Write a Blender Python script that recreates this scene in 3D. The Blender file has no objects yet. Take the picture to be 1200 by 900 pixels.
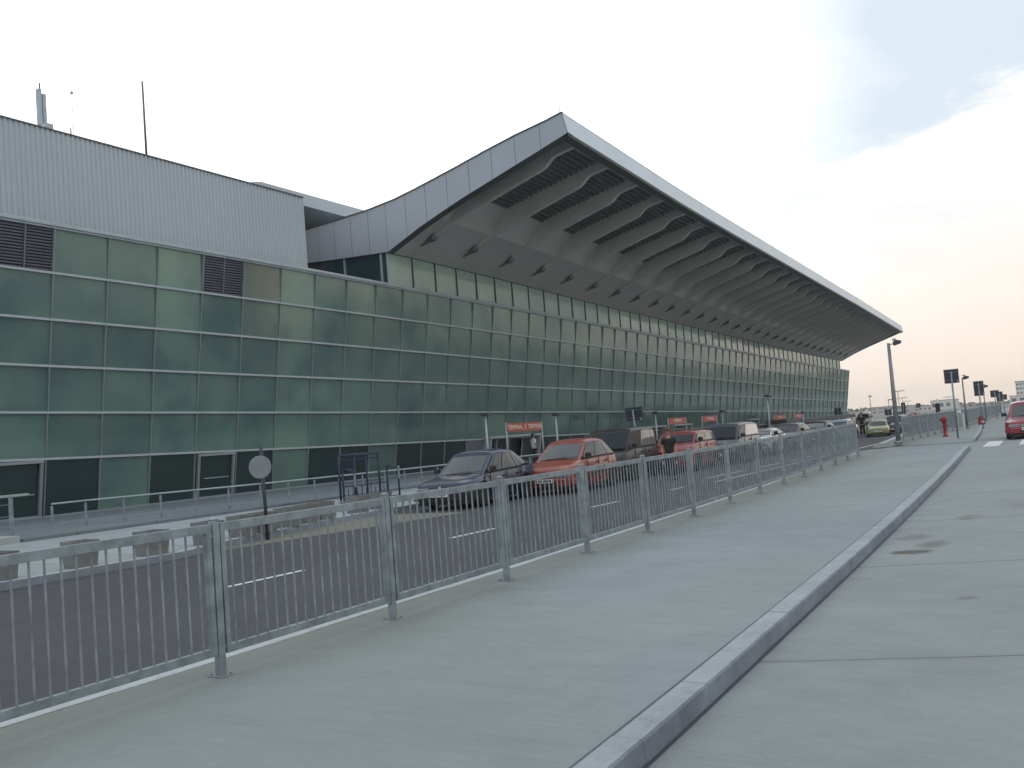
import bpy, bmesh, math, random
from mathutils import Vector, Matrix
random.seed(7)
SC = bpy.context.scene
COL = SC.collection
PI = math.pi
# ------------------------------------------------------------------ helpers
def gz(y):
    y = max(0.0, min(31.0, y)); return .00069*y + .00012*y*y
GL=lambda y:0.0
def tag(o, label=None, cat=None, group=None, kind=None):
    if label: o['label'] = label
    if cat: o['category'] = cat
    if group: o['group'] = group
    if kind: o['kind'] = kind
    return o
def link(name, me, m=None, parent=None, smooth=False):
    o = bpy.data.objects.new(name, me); COL.objects.link(o)
    if m is not None:
        for mm in (m if isinstance(m, (list, tuple)) else [m]): me.materials.append(mm)
    if parent is not None: o.parent = parent
    if smooth:
        for p in me.polygons: p.use_smooth = True
    return o
def empty(name, loc=(0,0,0), rz=0, label=None, cat=None, group=None):
    o = bpy.data.objects.new(name, None); COL.objects.link(o); o.location = loc; o.rotation_euler = (0,0,rz)
    o.empty_display_size = .3
    return tag(o, label, cat, group)
class MB:
    """collects shapes into one mesh"""
    def __init__(s): s.v=[]; s.f=[]; s.mi=[]; s.sm=[]
    def add(s, vs, fs, mi=0, sm=False):
        b=len(s.v); s.v+= [tuple(v) for v in vs]; s.f+=[tuple(b+i for i in f) for f in fs]
        s.mi+=[mi]*len(fs); s.sm+=[sm]*len(fs); return s
    def box(s, x0,x1,y0,y1,z0,z1, mi=0, bev=0):
        if bev:
            # chamfered vertical+top edges
            b=bev
            def ring(x0,x1,y0,y1,z): return [(x0+b,y0,z),(x1-b,y0,z),(x1,y0+b,z),(x1,y1-b,z),(x1-b,y1,z),(x0+b,y1,z),(x0,y1-b,z),(x0,y0+b,z)]
            v=ring(x0,x1,y0,y1,z0)+ring(x0,x1,y0,y1,z1-b)+ring(x0+b,x1-b,y0+b,y1-b,z1)
            f=[tuple(range(7,-1,-1)),tuple(range(16,24))]
            for k in (0,8):
                for i in range(8): f.append((k+i,k+(i+1)%8,k+8+(i+1)%8,k+8+i))
            return s.add(v,f,mi)
        v=[(x0,y0,z0),(x1,y0,z0),(x1,y1,z0),(x0,y1,z0),(x0,y0,z1),(x1,y0,z1),(x1,y1,z1),(x0,y1,z1)]
        return s.add(v,[(3,2,1,0),(4,5,6,7),(0,1,5,4),(1,2,6,5),(2,3,7,6),(3,0,4,7)],mi)
    def beam(s, a, b, w, h, mi=0, up=(0,0,1)):
        a=Vector(a); b=Vector(b); d=(b-a).normalized(); u=Vector(up)
        if abs(d.dot(u))>.98: u=Vector((1,0,0))
        r=d.cross(u).normalized()*w/2; u=r.cross(d).normalized()*h/2
        v=[a-r-u,a+r-u,a+r+u,a-r+u,b-r-u,b+r-u,b+r+u,b-r+u]
        return s.add(v,[(0,3,2,1),(4,5,6,7),(0,1,5,4),(1,2,6,5),(2,3,7,6),(3,0,4,7)],mi)
    def tube(s, a, b, r0, r1=None, n=10, mi=0, cap=True):
        r1=r0 if r1 is None else r1
        a=Vector(a); b=Vector(b); d=(b-a).normalized(); u=Vector((0,0,1))
        if abs(d.dot(u))>.98: u=Vector((1,0,0))
        x=d.cross(u).normalized(); y=x.cross(d).normalized(); v=[]
        for p,r in ((a,r0),(b,r1)):
            for i in range(n):
                t=2*PI*i/n; v.append(p+x*r*math.cos(t)+y*r*math.sin(t))
        f=[(i,(i+1)%n,n+(i+1)%n,n+i) for i in range(n)]
        s.add(v,f,mi,True)
        if cap: s.add(v,[tuple(range(n-1,-1,-1)),tuple(range(n,2*n))],mi)
        return s
    def path(s, pts, r, n=8, mi=0):
        for i in range(len(pts)-1): s.tube(pts[i],pts[i+1],r,n=n,mi=mi)
        return s
    def lathe(s, prof, c=(0,0,0), axis='z', n=20, mi=0, sm=True):
        v=[]
        for r,h in prof:
            for i in range(n):
                t=2*PI*i/n; a,b=r*math.cos(t),r*math.sin(t)
                v.append((c[0]+a,c[1]+b,c[2]+h) if axis=='z' else ((c[0]+h,c[1]+a,c[2]+b) if axis=='x' else (c[0]+b,c[1]+h,c[2]+a)))
        f=[]
        for k in range(len(prof)-1):
            for i in range(n): f.append((k*n+i,k*n+(i+1)%n,(k+1)*n+(i+1)%n,(k+1)*n+i))
        s.add(v,f,mi,sm); m=(len(prof)-1)*n
        return s.add(v,[tuple(range(n-1,-1,-1)),tuple(range(m,m+n))],mi)
    def prism(s, poly, off, mi=0):
        n=len(poly); p2=[tuple(Vector(p)+Vector(off)) for p in poly]
        f=[tuple(range(n-1,-1,-1)),tuple(range(n,2*n))]+[(i,(i+1)%n,n+(i+1)%n,n+i) for i in range(n)]
        return s.add(list(poly)+p2,f,mi)
    def build(s, name, m=None, parent=None, fix=True):
        me=bpy.data.meshes.new(name); me.from_pydata(s.v,[],s.f); me.update()
        for p,i,q in zip(me.polygons,s.mi,s.sm): p.material_index=i; p.use_smooth=q
        if fix:
            bm=bmesh.new(); bm.from_mesh(me); bmesh.ops.remove_doubles(bm,verts=bm.verts,dist=1e-5)
            bmesh.ops.recalc_face_normals(bm,faces=bm.faces); bm.to_mesh(me); bm.free()
        return link(name, me, m, parent)
# ------------------------------------------------------------------ materials
def srgb(r,g,b):
    f=lambda c:(c/255/12.92 if c/255<=.04045 else ((c/255+.055)/1.055)**2.4)
    return (f(r),f(g),f(b),1)
def lin(*c): return (c[0],c[1],c[2],1)
class NT:
    def __init__(s,nt): s.nt=nt; s.n=nt.nodes; s.l=nt.links
    def node(s,t,**k):
        n=s.n.new(t)
        for a,b in k.items():
            if a.startswith('i_'):
                key=a[2:]; key=int(key) if key.isdigit() else key.replace('_',' ')
                n.inputs[key].default_value=b
            else: setattr(n,a,b)
        return n
    def con(s,a,b): s.l.new(a,b)
    def math(s,op,a,b=None,c=None,clamp=False):
        n=s.n.new('ShaderNodeMath'); n.operation=op; n.use_clamp=clamp
        for i,x in enumerate((a,b,c)):
            if x is None: continue
            if isinstance(x,(int,float)): n.inputs[i].default_value=x
            else: s.l.new(x,n.inputs[i])
        return n.outputs[0]
    def mix(s,f,a,b,bt='MIX'):
        n=s.n.new('ShaderNodeMix'); n.data_type='RGBA'; n.blend_type=bt
        for i,x in ((0,f),(6,a),(7,b)):
            if isinstance(x,(int,float)): n.inputs[i].default_value=x
            elif isinstance(x,tuple): n.inputs[i].default_value=x
            else: s.l.new(x,n.inputs[i])
        return n.outputs[2]
    def ramp(s,f,stops):
        n=s.n.new('ShaderNodeValToRGB'); cr=n.color_ramp
        while len(cr.elements)<len(stops): cr.elements.new(.5)
        for e,(p,c) in zip(cr.elements,stops): e.position=p; e.color=c if isinstance(c,tuple) else (c,c,c,1)
        s.l.new(f,n.inputs[0]); return n.outputs[0]
    def noise(s,scale,vec=None,detail=4,rough=.55,w=None,dist=0):
        n=s.n.new('ShaderNodeTexNoise'); n.inputs['Scale'].default_value=scale; n.inputs['Detail'].default_value=detail
        n.inputs['Roughness'].default_value=rough; n.inputs['Distortion'].default_value=dist
        if vec is not None: s.l.new(vec,n.inputs['Vector'])
        return n.outputs['Fac']
    def pos(s,scale=(1,1,1),rot=(0,0,0),obj=False):
        if obj:
            g=s.n.new('ShaderNodeTexCoord').outputs['Object']
        else: g=s.n.new('ShaderNodeNewGeometry').outputs['Position']
        m=s.n.new('ShaderNodeMapping'); m.inputs['Scale'].default_value=scale; m.inputs['Rotation'].default_value=rot
        s.l.new(g,m.inputs['Vector']); return m.outputs[0]
def newmat(name):
    m=bpy.data.materials.new(name); m.use_nodes=True; t=NT(m.node_tree); b=m.node_tree.nodes['Principled BSDF']; return m,t,b
def mat(name, c, rough=.6, metal=0., var=.15, scale=3., bump=0., bscale=40., spec=.5, coat=0., obj=False, rvar=.1):
    m,t,b=newmat(name); p=t.pos(obj=obj)
    n=t.noise(scale,p,5,.6)
    d=tuple(x*(1-var) for x in c[:3])+(1,); e=tuple(min(1,x*(1+var)) for x in c[:3])+(1,)
    t.con(t.ramp(n,[(.3,d),(.7,e)]),b.inputs['Base Color'])
    b.inputs['Metallic'].default_value=metal; b.inputs['Specular IOR Level'].default_value=spec; b.inputs['Coat Weight'].default_value=coat
    b.inputs['Coat Roughness'].default_value=.04
    n2=t.noise(scale*4,p,3,.6)
    t.con(t.math('MULTIPLY_ADD',n2,rvar*2,rough-rvar,clamp=True),b.inputs['Roughness'])
    if bump:
        bn=t.n.new('ShaderNodeBump'); bn.inputs['Strength'].default_value=bump; bn.inputs['Distance'].default_value=.01
        t.con(t.noise(bscale,p,6,.65),bn.inputs['Height']); t.con(bn.outputs[0],b.inputs['Normal'])
    return m
M={}
M['galv']=mat('galvanised_steel',lin(.26,.30,.325),.48,.5,.3,7,.1,60)
M['galv_old']=mat('weathered_galvanised_steel',lin(.24,.26,.265),.55,.5,.25,8,.1,50)
M['alu']=mat('grey_aluminium_frame',lin(.27,.31,.335),.45,.35,.08,2)
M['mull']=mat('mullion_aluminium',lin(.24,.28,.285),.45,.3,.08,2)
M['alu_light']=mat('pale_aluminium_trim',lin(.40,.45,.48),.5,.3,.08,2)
M['steel_dark']=mat('dark_painted_steel',lin(.05,.055,.06),.5,.2)
M['frame_dark']=mat('dark_soffit_edge_trim',lin(.055,.065,.066),.5,.1)
M['louvre']=mat('louvre_blades',lin(.17,.175,.21),.5,.2,.08)
M['black']=mat('black_plastic',lin(.012,.012,.013),.5,0,.1)
M['tyre']=mat('tyre_rubber',lin(.014,.014,.014),.8,0,.2,20)
M['rim']=mat('wheel_rim_alloy',lin(.55,.56,.57),.4,.3,.1)
M['chrome']=mat('bright_metal_trim',lin(.6,.6,.6),.2,.9,.05)
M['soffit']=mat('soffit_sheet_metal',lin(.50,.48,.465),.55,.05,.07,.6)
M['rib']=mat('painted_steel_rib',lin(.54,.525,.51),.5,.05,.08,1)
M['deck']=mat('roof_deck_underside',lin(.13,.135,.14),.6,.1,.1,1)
M['sign_back']=mat('sign_back_dark',lin(.035,.04,.048),.55,.2,.15,4)
M['sign_back_grey']=mat('sign_back_grey',lin(.24,.27,.29),.5,.4,.1,4)
M['orange']=mat('orange_sign_face',lin(.50,.085,.045),.45,0,.05)
M['signwhite']=mat('sign_lettering_white',lin(.8,.78,.76),.5,0,.03)
M['red_hyd']=mat('red_cast_iron',lin(.28,.015,.02),.45,0,.15,10)
M['blue_tube']=mat('blue_painted_tube',lin(.008,.016,.055),.4,0,.1)
M['white_paint']=mat('road_marking_paint',lin(.62,.64,.64),.7,0,.22,14)
M['planter']=mat('dark_concrete_planter',lin(.18,.185,.18),.85,0,.15,6,.3,60)
M['soil']=mat('planter_soil',lin(.05,.04,.03),.95,0,.3,20)
M['concrete_box']=mat('pale_concrete',lin(.36,.38,.37),.8,0,.1,3,.2,50)
M['skin']=mat('skin',lin(.42,.24,.17),.55,0,.06)
M['hair']=mat('dark_hair',lin(.02,.016,.013),.6,0,.2,30)
M['far_build']=mat('far_building_wall',lin(.42,.40,.38),.8,0,.08,.1)
M['far_white']=mat('far_white_wall',lin(.66,.64,.62),.8,0,.06,.1)
M['far_roof']=mat('far_roof',lin(.22,.21,.22),.8,0,.1,.1)
M['far_red']=mat('red_tail_paint',lin(.55,.03,.04),.4)
M['far_window']=mat('far_window_glass',lin(.06,.08,.09),.15)
M['amber']=mat('amber_lens',lin(.6,.22,.03),.3)
M['redlens']=mat('red_lens',lin(.35,.01,.01),.25)
M['mast']=mat('grey_mast_metal',lin(.13,.14,.16),.5,.3)
M['mast_light']=mat('light_antenna_plastic',lin(.45,.5,.55),.5,0)
M['brown_panel']=mat('brown_tinted_panel',lin(.13,.11,.10),.3,0)

def m_lens():
    m,t,b=newmat('headlamp_glass'); b.inputs['Base Color'].default_value=(.55,.58,.6,1); b.inputs['Roughness'].default_value=.08
    b.inputs['Metallic'].default_value=.5
    n=t.noise(60,t.pos((1,1,8),obj=True),2); t.con(t.ramp(n,[(.3,lin(.16,.18,.2)),(.7,lin(.45,.47,.49))]),b.inputs['Base Color']); return m
M['lens']=m_lens()
def m_glass(name,c,r=.03,spec=.8):
    m,t,b=newmat(name); n=t.noise(.8,t.pos(),2)
    t.con(t.ramp(n,[(.3,tuple(x*.85 for x in c)+(1,)),(.7,tuple(c)+(1,))]),b.inputs['Base Color'])
    b.inputs['Roughness'].default_value=r; b.inputs['Specular IOR Level'].default_value=spec; b.inputs['IOR'].default_value=1.55; return m
M['car_glass']=m_glass('car_window_glass',(.006,.012,.022),.03,.28)
M['car_glass_light']=m_glass('car_window_glass_clearer',(.035,.048,.048),.03,.6)
M['car_glass_pale']=m_glass('pale_van_window_glass',(.22,.22,.21),.06,1.0)
M['entrance_glass']=m_glass('entrance_door_glass',(.03,.045,.045),.04,.6)
M['return_glass']=m_glass('blue_green_return_glass',(.018,.05,.062),.05,.9)
def paint(name,c,coat=1.,r=.35,metal=.2): return mat(name,c,r,metal,.04,2,coat=coat,obj=True,rvar=.03)

# curtain wall glass : tint stored per pane, soft clouding inside each pane, real reflections
def m_facade():
    m,t,b=newmat('tinted_facade_glass')
    a=t.n.new('ShaderNodeAttribute'); a.attribute_name='tint'
    sx=t.n.new('ShaderNodeSeparateColor'); t.con(a.outputs['Color'],sx.inputs[0])
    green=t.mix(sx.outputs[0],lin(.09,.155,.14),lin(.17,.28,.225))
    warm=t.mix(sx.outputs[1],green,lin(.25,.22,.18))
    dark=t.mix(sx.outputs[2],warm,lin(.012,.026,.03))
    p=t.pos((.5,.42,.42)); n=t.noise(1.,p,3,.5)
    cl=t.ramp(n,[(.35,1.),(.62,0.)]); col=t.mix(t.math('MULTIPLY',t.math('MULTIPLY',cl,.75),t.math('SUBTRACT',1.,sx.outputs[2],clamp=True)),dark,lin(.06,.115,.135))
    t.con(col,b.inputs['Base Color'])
    b.inputs['Roughness'].default_value=.09; b.inputs['IOR'].default_value=1.5; b.inputs['Specular IOR Level'].default_value=.85; b.inputs['Specular Tint'].default_value=(.9,1,.93,1)
    n2=t.noise(.9,t.pos(),2,.5); bn=t.n.new('ShaderNodeBump'); bn.inputs['Strength'].default_value=.12; bn.inputs['Distance'].default_value=.02
    t.con(n2,bn.inputs['Height']); t.con(bn.outputs[0],b.inputs['Normal'])
    return m
M['facade']=m_facade()
def m_clere():
    m,t,b=newmat('pale_clerestory_glass'); n=t.noise(.5,t.pos((1,1.,.6)),4,.6)
    t.con(t.ramp(n,[(.3,lin(.33,.42,.37)),(.7,lin(.43,.52,.455))]),b.inputs['Base Color'])
    b.inputs['Roughness'].default_value=.06; b.inputs['IOR'].default_value=1.4; b.inputs['Specular IOR Level'].default_value=.3
    bn=t.n.new('ShaderNodeBump'); bn.inputs['Strength'].default_value=.1; bn.inputs['Distance'].default_value=.02
    t.con(t.noise(.8,t.pos(),2),bn.inputs['Height']); t.con(bn.outputs[0],b.inputs['Normal']); return m
M['clere']=m_clere()

def m_concrete(name,base,joint=None,stain=False,edge=None,var=.16,streak=True,slab=None):
    m,t,b=newmat(name)
    p=t.pos(); big=t.noise(.35,p,4,.6); mid=t.noise(2.2,p,5,.65)
    c1=tuple(x*(1-var) for x in base)+(1,); c2=tuple(x*(1+var*.7) for x in base)+(1,)
    col=t.ramp(t.math('ADD',t.math('MULTIPLY',big,.6),t.math('MULTIPLY',mid,.4)),[(.36,c1),(.62,c2)])
    yg=t.noise(.22,t.pos((1,.6,1)),3,.6)
    col=t.mix(t.math('MULTIPLY',t.ramp(yg,[(.45,0.),(.7,1.)]),.55),col,(base[0]*1.02,base[1]*1.0,base[2]*.84,1))
    if streak:
        s=t.noise(1.,t.pos((.9,22,1),(0,0,.28)),4,.7)
        col=t.mix(t.math('MULTIPLY',t.ramp(s,[(.42,0.),(.7,1.)]),.30),col,(base[0]*1.22,base[1]*1.22,base[2]*1.2,1))
        s2=t.noise(1.,t.pos((.8,5,1),(0,0,.28)),4,.65)
        col=t.mix(t.math('MULTIPLY',t.ramp(s2,[(.48,0.),(.74,1.)]),.30),col,(base[0]*.78,base[1]*.78,base[2]*.78,1))
    m2=t.noise(9,p,6,.75); col=t.mix(t.math('MULTIPLY',t.ramp(m2,[(.5,0.),(.72,1.)]),.3),col,tuple(x*.8 for x in base)+(1,))
    m3=t.noise(17,p,5,.7); col=t.mix(t.math('MULTIPLY',t.ramp(m3,[(.52,0.),(.7,1.)]),.25),col,tuple(min(1,x*1.25) for x in base)+(1,))
    sp=t.noise(60,p,3,.6); col=t.mix(t.math('MULTIPLY',t.ramp(sp,[(.58,0.),(.74,1.)]),.35),col,tuple(x*.55 for x in base)+(1,))
    if streak:
        vo=t.n.new('ShaderNodeTexVoronoi'); vo.inputs['Scale'].default_value=1.7; t.con(p,vo.inputs['Vector']); ds=t.math('ADD',vo.outputs['Distance'],t.math('MULTIPLY',t.noise(14,p,3),.02))
        col=t.mix(t.math('MULTIPLY',t.math('SUBTRACT',1.,t.math('DIVIDE',ds,.034),clamp=True),1.6,clamp=True),col,tuple(x*.5 for x in base)+(1,))
        ck=t.noise(.55,p,8,.62,dist=.4); rk=t.math('ABSOLUTE',t.math('SUBTRACT',ck,.56)); col=t.mix(t.math('MULTIPLY',t.math('SUBTRACT',1.,t.math('DIVIDE',rk,.0016),clamp=True),.30),col,tuple(x*.5 for x in base)+(1,))
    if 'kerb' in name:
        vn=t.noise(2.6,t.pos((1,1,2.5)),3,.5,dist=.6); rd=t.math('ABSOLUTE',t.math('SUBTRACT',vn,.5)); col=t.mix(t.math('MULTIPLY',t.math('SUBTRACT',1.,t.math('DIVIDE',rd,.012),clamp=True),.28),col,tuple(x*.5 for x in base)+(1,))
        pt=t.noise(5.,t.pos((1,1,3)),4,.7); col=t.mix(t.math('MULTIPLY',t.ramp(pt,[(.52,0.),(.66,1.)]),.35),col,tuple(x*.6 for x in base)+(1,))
    g=t.n.new('ShaderNodeNewGeometry'); sep=t.n.new('ShaderNodeSeparateXYZ'); t.con(g.outputs['Position'],sep.inputs[0])
    X,Y=sep.outputs[0],sep.outputs[1]
    if joint:
        per,off,sl=joint
        wob=t.math('MULTIPLY',t.math('SUBTRACT',t.noise(3,p,3),.5),.05)
        v=t.math('ADD',t.math('SUBTRACT',Y,t.math('MULTIPLY',X,sl)),wob)
        v=t.math('SUBTRACT',v,off); fr=t.math('ABSOLUTE',t.math('SUBTRACT',t.math('FRACT',t.math('ADD',t.math('DIVIDE',v,per),.5)),.5))
        d=t.math('MULTIPLY',fr,per)
        ln=t.math('LESS_THAN',d,.011); col=t.mix(t.math('MULTIPLY',ln,.75),col,tuple(x*.3 for x in base)+(1,))
        sh=t.math('SUBTRACT',1.,t.math('DIVIDE',d,.12),clamp=True); col=t.mix(t.math('MULTIPLY',sh,.15),col,tuple(x*.5 for x in base)+(1,))
    if stain:
        for (sx,sy,rx,ry,k) in ((-2.05,11.25,.22,.26,.9),(-1.93,11.85,.2,.32,.5),(-2.25,12.5,.22,.3,.35),(-1.3,16.0,.3,.5,.2),(-.6,13.,.5,.3,.12),(-1.9,14.6,.2,.35,.35),(-1.2,8.6,.1,.08,.5)):
            dx=t.math('DIVIDE',t.math('SUBTRACT',X,sx),rx); dy=t.math('DIVIDE',t.math('SUBTRACT',t.math('SUBTRACT',Y,sy),t.math('MULTIPLY',t.math('SUBTRACT',X,sx),.35)),ry)
            r=t.math('ADD',t.math('ADD',t.math('MULTIPLY',dx,dx),t.math('MULTIPLY',dy,dy)),t.math('MULTIPLY',t.math('SUBTRACT',t.noise(5,p,4),.5),2.6))
            k2=t.math('MULTIPLY',t.math('SUBTRACT',1.15,r,clamp=True),k); col=t.mix(k2,col,lin(.075,.062,.045))
    if edge:
        # greenish dirt band collecting along the fence line (x = e0 + slope*y)
        e0,es,wd=edge
        d=t.math('SUBTRACT',X,t.math('ADD',t.math('MULTIPLY',Y,es),e0))
        wd2=t.math('MULTIPLY_ADD',t.noise(1.3,p,4),1.3,wd-.5)
        k=t.math('SUBTRACT',1.,t.math('DIVIDE',d,wd2),clamp=True)
        col=t.mix(t.math('MULTIPLY',k,.5),col,lin(.17,.17,.115))
    t.con(col,b.inputs['Base Color']); b.inputs['Roughness'].default_value=.82; b.inputs['Specular IOR Level'].default_value=.3
    bn=t.n.new('ShaderNodeBump'); bn.inputs['Strength'].default_value=.25; bn.inputs['Distance'].default_value=.006
    t.con(t.math('ADD',t.noise(70,p,4,.7),t.noise(1.,t.pos((2,60,1),(0,0,.28)),3)),bn.inputs['Height']); t.con(bn.outputs[0],b.inputs['Normal'])
    return m
M['pave']=m_concrete('brushed_pavement_concrete',(.255,.285,.292),edge=(-5.85,-.04,1.3))
M['road_conc']=m_concrete('road_concrete',(.255,.28,.277),joint=(4.05,6.96,.35),stain=True)
M['pave_left']=m_concrete('pale_pavement_slabs',(.33,.37,.375),joint=(1.2,0,0),streak=False)
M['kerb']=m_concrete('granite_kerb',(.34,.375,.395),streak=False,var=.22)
M['kerb_face']=m_concrete('shaded_kerb_face',(.225,.25,.29),streak=False,var=.4)  # shade on the upright kerb side, put into a darker stone colour
M['platform']=m_concrete('blue_grey_platform',(.17,.20,.22),joint=(2.4,0,0),streak=False)
M['kerb_white']=m_concrete('pale_kerb_strip',(.46,.49,.50),streak=False)
M['layby']=m_concrete('sandy_layby_paving',(.19,.19,.155),streak=False)
def m_asphalt():
    m,t,b=newmat('road_asphalt'); p=t.pos()
    col=t.ramp(t.noise(.5,t.pos((1,.25,1)),4,.6),[(.3,lin(.042,.045,.049)),(.7,lin(.058,.061,.065))])
    sp=t.noise(55,p,3,.7); col=t.mix(t.ramp(sp,[(.45,0.),(.75,.55)]),col,lin(.10,.105,.11))
    ln=t.noise(1.,t.pos((3,.12,1)),3); col=t.mix(t.math('MULTIPLY',t.ramp(ln,[(.45,0.),(.7,1.)]),.35),col,lin(.085,.086,.09))
    t.con(col,b.inputs['Base Color']); b.inputs['Roughness'].default_value=.75; b.inputs['Specular IOR Level'].default_value=.35
    bn=t.n.new('ShaderNodeBump'); bn.inputs['Strength'].default_value=.4; bn.inputs['Distance'].default_value=.006
    t.con(t.noise(120,p,4,.7),bn.inputs['Height']); t.con(bn.outputs[0],b.inputs['Normal']); return m
M['asphalt']=m_asphalt()
M['ground']=m_concrete('apron_ground',(.16,.165,.15),streak=False)
def m_corr():
    m,t,b=newmat('profiled_wall_sheeting'); n=t.math('ADD',t.math('MULTIPLY',t.noise(.3,t.pos((1,1,.4)),4),.6),t.math('MULTIPLY',t.noise(1.,t.pos((3,3,.25)),4,.7),.4))
    t.con(t.ramp(n,[(.3,lin(.43,.48,.52)),(.7,lin(.47,.525,.565))]),b.inputs['Base Color']); b.inputs['Roughness'].default_value=.45; b.inputs['Metallic'].default_value=.1; return m
M['corr']=m_corr()
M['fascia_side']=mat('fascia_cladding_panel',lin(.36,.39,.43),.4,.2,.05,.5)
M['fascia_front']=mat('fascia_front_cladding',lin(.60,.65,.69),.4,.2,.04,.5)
M['bark']=mat('bark',lin(.09,.07,.05),.9,0,.3,8,.4,30)
def m_leaf(name,c):
    m,t,b=newmat(name); n=t.noise(1.2,t.pos(),3); n2=t.noise(9,t.pos(),2)
    col=t.ramp(t.math('ADD',t.math('MULTIPLY',n,.6),t.math('MULTIPLY',n2,.4)),[(.35,tuple(x*.6 for x in c)+(1,)),(.65,tuple(x*1.3 for x in c)+(1,))])
    t.con(col,b.inputs['Base Color']); b.inputs['Roughness'].default_value=.7; return m
M['leaf']=m_leaf('foliage',(.05,.07,.03))

# ------------------------------------------------------------------ camera
f_px=1113.7312; R=Vector((0.84012192,0.53650568,-0.07972969)); U=Vector((0.09913618,-0.00736565,0.99504661)); F=Vector((-0.5332609,0.84386456,0.05937517))
cam=bpy.data.cameras.new('camera'); co=bpy.data.objects.new('camera',cam); COL.objects.link(co)
mx=Matrix((( R.x,U.x,-F.x,0),(R.y,U.y,-F.y,0),(R.z,U.z,-F.z,1.48877),(0,0,0,1))); co.matrix_world=mx
cam.sensor_width=36; cam.lens=36*f_px/1200; cam.clip_start=.1; cam.clip_end=6000; SC.camera=co

# ------------------------------------------------------------------ ground and roads
def fence_x(y): return -5.3556-.02543*y-.0008947*y*y if y<60 else -5.3556-.02543*60-.0008947*3600-(y-60)*.06
def kerb_x(y): return -2.0087-.05497*y-.0004054*y*y if y<60 else -2.0087-3.298-1.4594-(y-60)*.10
def strip(name,fx0,fx1,y0,y1,dz,m,step=1.5,kind='structure',gz=gz):
    mb=MB(); ys=[]; y=y0
    while y<y1-1e-6: ys.append(y); y+=step if y<60 else step*6
    ys.append(y1)
    a=lambda f,y:(f(y) if callable(f) else f)
    for q,w in zip(ys[:-1],ys[1:]):
        v=[(a(fx0,q),q,gz(q)+dz),(a(fx1,q),q,gz(q)+dz),(a(fx1,w),w,gz(w)+dz),(a(fx0,w),w,gz(w)+dz)]
        mb.add(v,[(0,1,2,3)])
    o=mb.build(name,m); 
    if kind: o['kind']=kind
    return o
# ground sheet
mb=MB()
ys=[-290,-60,-10,0]+[i*2. for i in range(1,17)]+[60,150,400,1000,1480]
for q,w in zip(ys[:-1],ys[1:]):
    mb.add([(-1190,q,-.16),(1190,q,-.16),(1190,w,-.16),(-1190,w,-.16)],[(0,1,2,3)])
g=mb.build('ground',M['ground']); g['kind']='structure'
LAYT=((-10,-14.1),(8,-14.15),(11,-14.15),(13,-14.85),(15.5,-15.45),(17,-15.85),(19,-16.15),(30,-16.5),(60,-17.3),(400,-30))
def lay(y):
    for (a,za),(b,zb) in zip(LAYT[:-1],LAYT[1:]):
        if y<=b: return za+(zb-za)*(y-a)/(b-a)
    return -30
strip('road',lambda y:lay(y)-.1,lambda y:fence_x(y)-.5,-12,420,-.12,M['asphalt'],gz=GL)
lowline=lambda y:max(-14.3,-14.3+(y-12)*.16) if y>12 else -14.3
# lay-by apron between the lane edge and the kerb
strip('layby_paving',lambda y:lay(y)-.05,lambda y:max(lay(y)+.02,min(-13.2,lowline(y))),11.0,18.6,-.116,M['layby'],.4,gz=GL)
def road_right_x0(y): return kerb_x(y)+.1 if y<35.2 or y>41.5 else -8.0
strip('concrete_road',lambda y:kerb_x(y)+.1,16.,-8,300,-.11,M['road_conc'])
strip('crossing',lambda y:fence_x(y)+.0,lambda y:kerb_x(y)+.1,34.2,41.2,-.112,M['road_conc'],.7)
strip('pavement',lambda y:fence_x(y)-.425,lambda y:kerb_x(y)-.004,-10,34.4,0,M['pave'])
strip('pavement',lambda y:fence_x(y)-.425,lambda y:kerb_x(y)-.004,40.9,300,0,M['pave'])
strip('pavement',-34.5,lambda y:lay(y)-.168,-8,300,-.005,M['pave_left'],gz=GL)
# skirts closing the pavement ends, sloped like dropped kerbs
mb=MB()
for y0,y1 in ((34.4,35.9),(40.9,40.2)):
    mb.add([(fence_x(y0)-.66,y0,gz(y0)),(kerb_x(y0)+.15,y0,gz(y0)),(kerb_x(y1)+.1,y1,gz(y1)-.10),(fence_x(y1)-.66,y1,gz(y1)-.10)],[(0,1,2,3)])
o=mb.build('pavement_ramp',M['pave']); o['kind']='structure'
mb=MB()
for k in range(14):
    y=34.2+.5*k; mb.add([(fence_x(y)-.0,y,gz(y)-.112),(fence_x(y)-1.5,y,-.1165),(fence_x(y+.5)-1.5,y+.5,-.1165),(fence_x(y+.5)-.0,y+.5,gz(y+.5)-.112)],[(0,1,2,3)])
o=mb.build('crossing_ramp',M['road_conc']); o['kind']='structure'
# right kerb: stones ~1 m with joints
def kerb(name,fx,y0,y1,w,hgt,m,step=1.02,face=1,jit=.004,dz=.004,gap=.007,gz=gz):
    mb=MB(); y=y0
    while y<y1-.01:
        y2=min(y+step,y1); j=random.uniform(-jit,jit); k=random.uniform(-jit,jit)*.6
        xa,xb=fx(y)+j,fx(y2)+j; a=y+gap/2; b=y2-gap/2; c=.007
        za,zb=gz(a)+dz+k,gz(b)+dz+k
        def ring(x,yy,z): return [(x,yy,z-hgt),(x,yy,z),(x+face*(w-c*1.6),yy,z),(x+face*(w),yy,z-c*1.6),(x+face*(w+.012),yy,z-hgt)]
        v=ring(xa,a,za)+ring(xb,b,zb); n=5
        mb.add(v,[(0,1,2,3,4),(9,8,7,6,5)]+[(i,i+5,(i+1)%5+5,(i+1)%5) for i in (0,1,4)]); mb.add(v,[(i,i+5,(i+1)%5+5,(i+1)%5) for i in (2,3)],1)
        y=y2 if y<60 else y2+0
    o=mb.build(name,[m,M['kerb_face']]); o['kind']='structure'; return o
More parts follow.
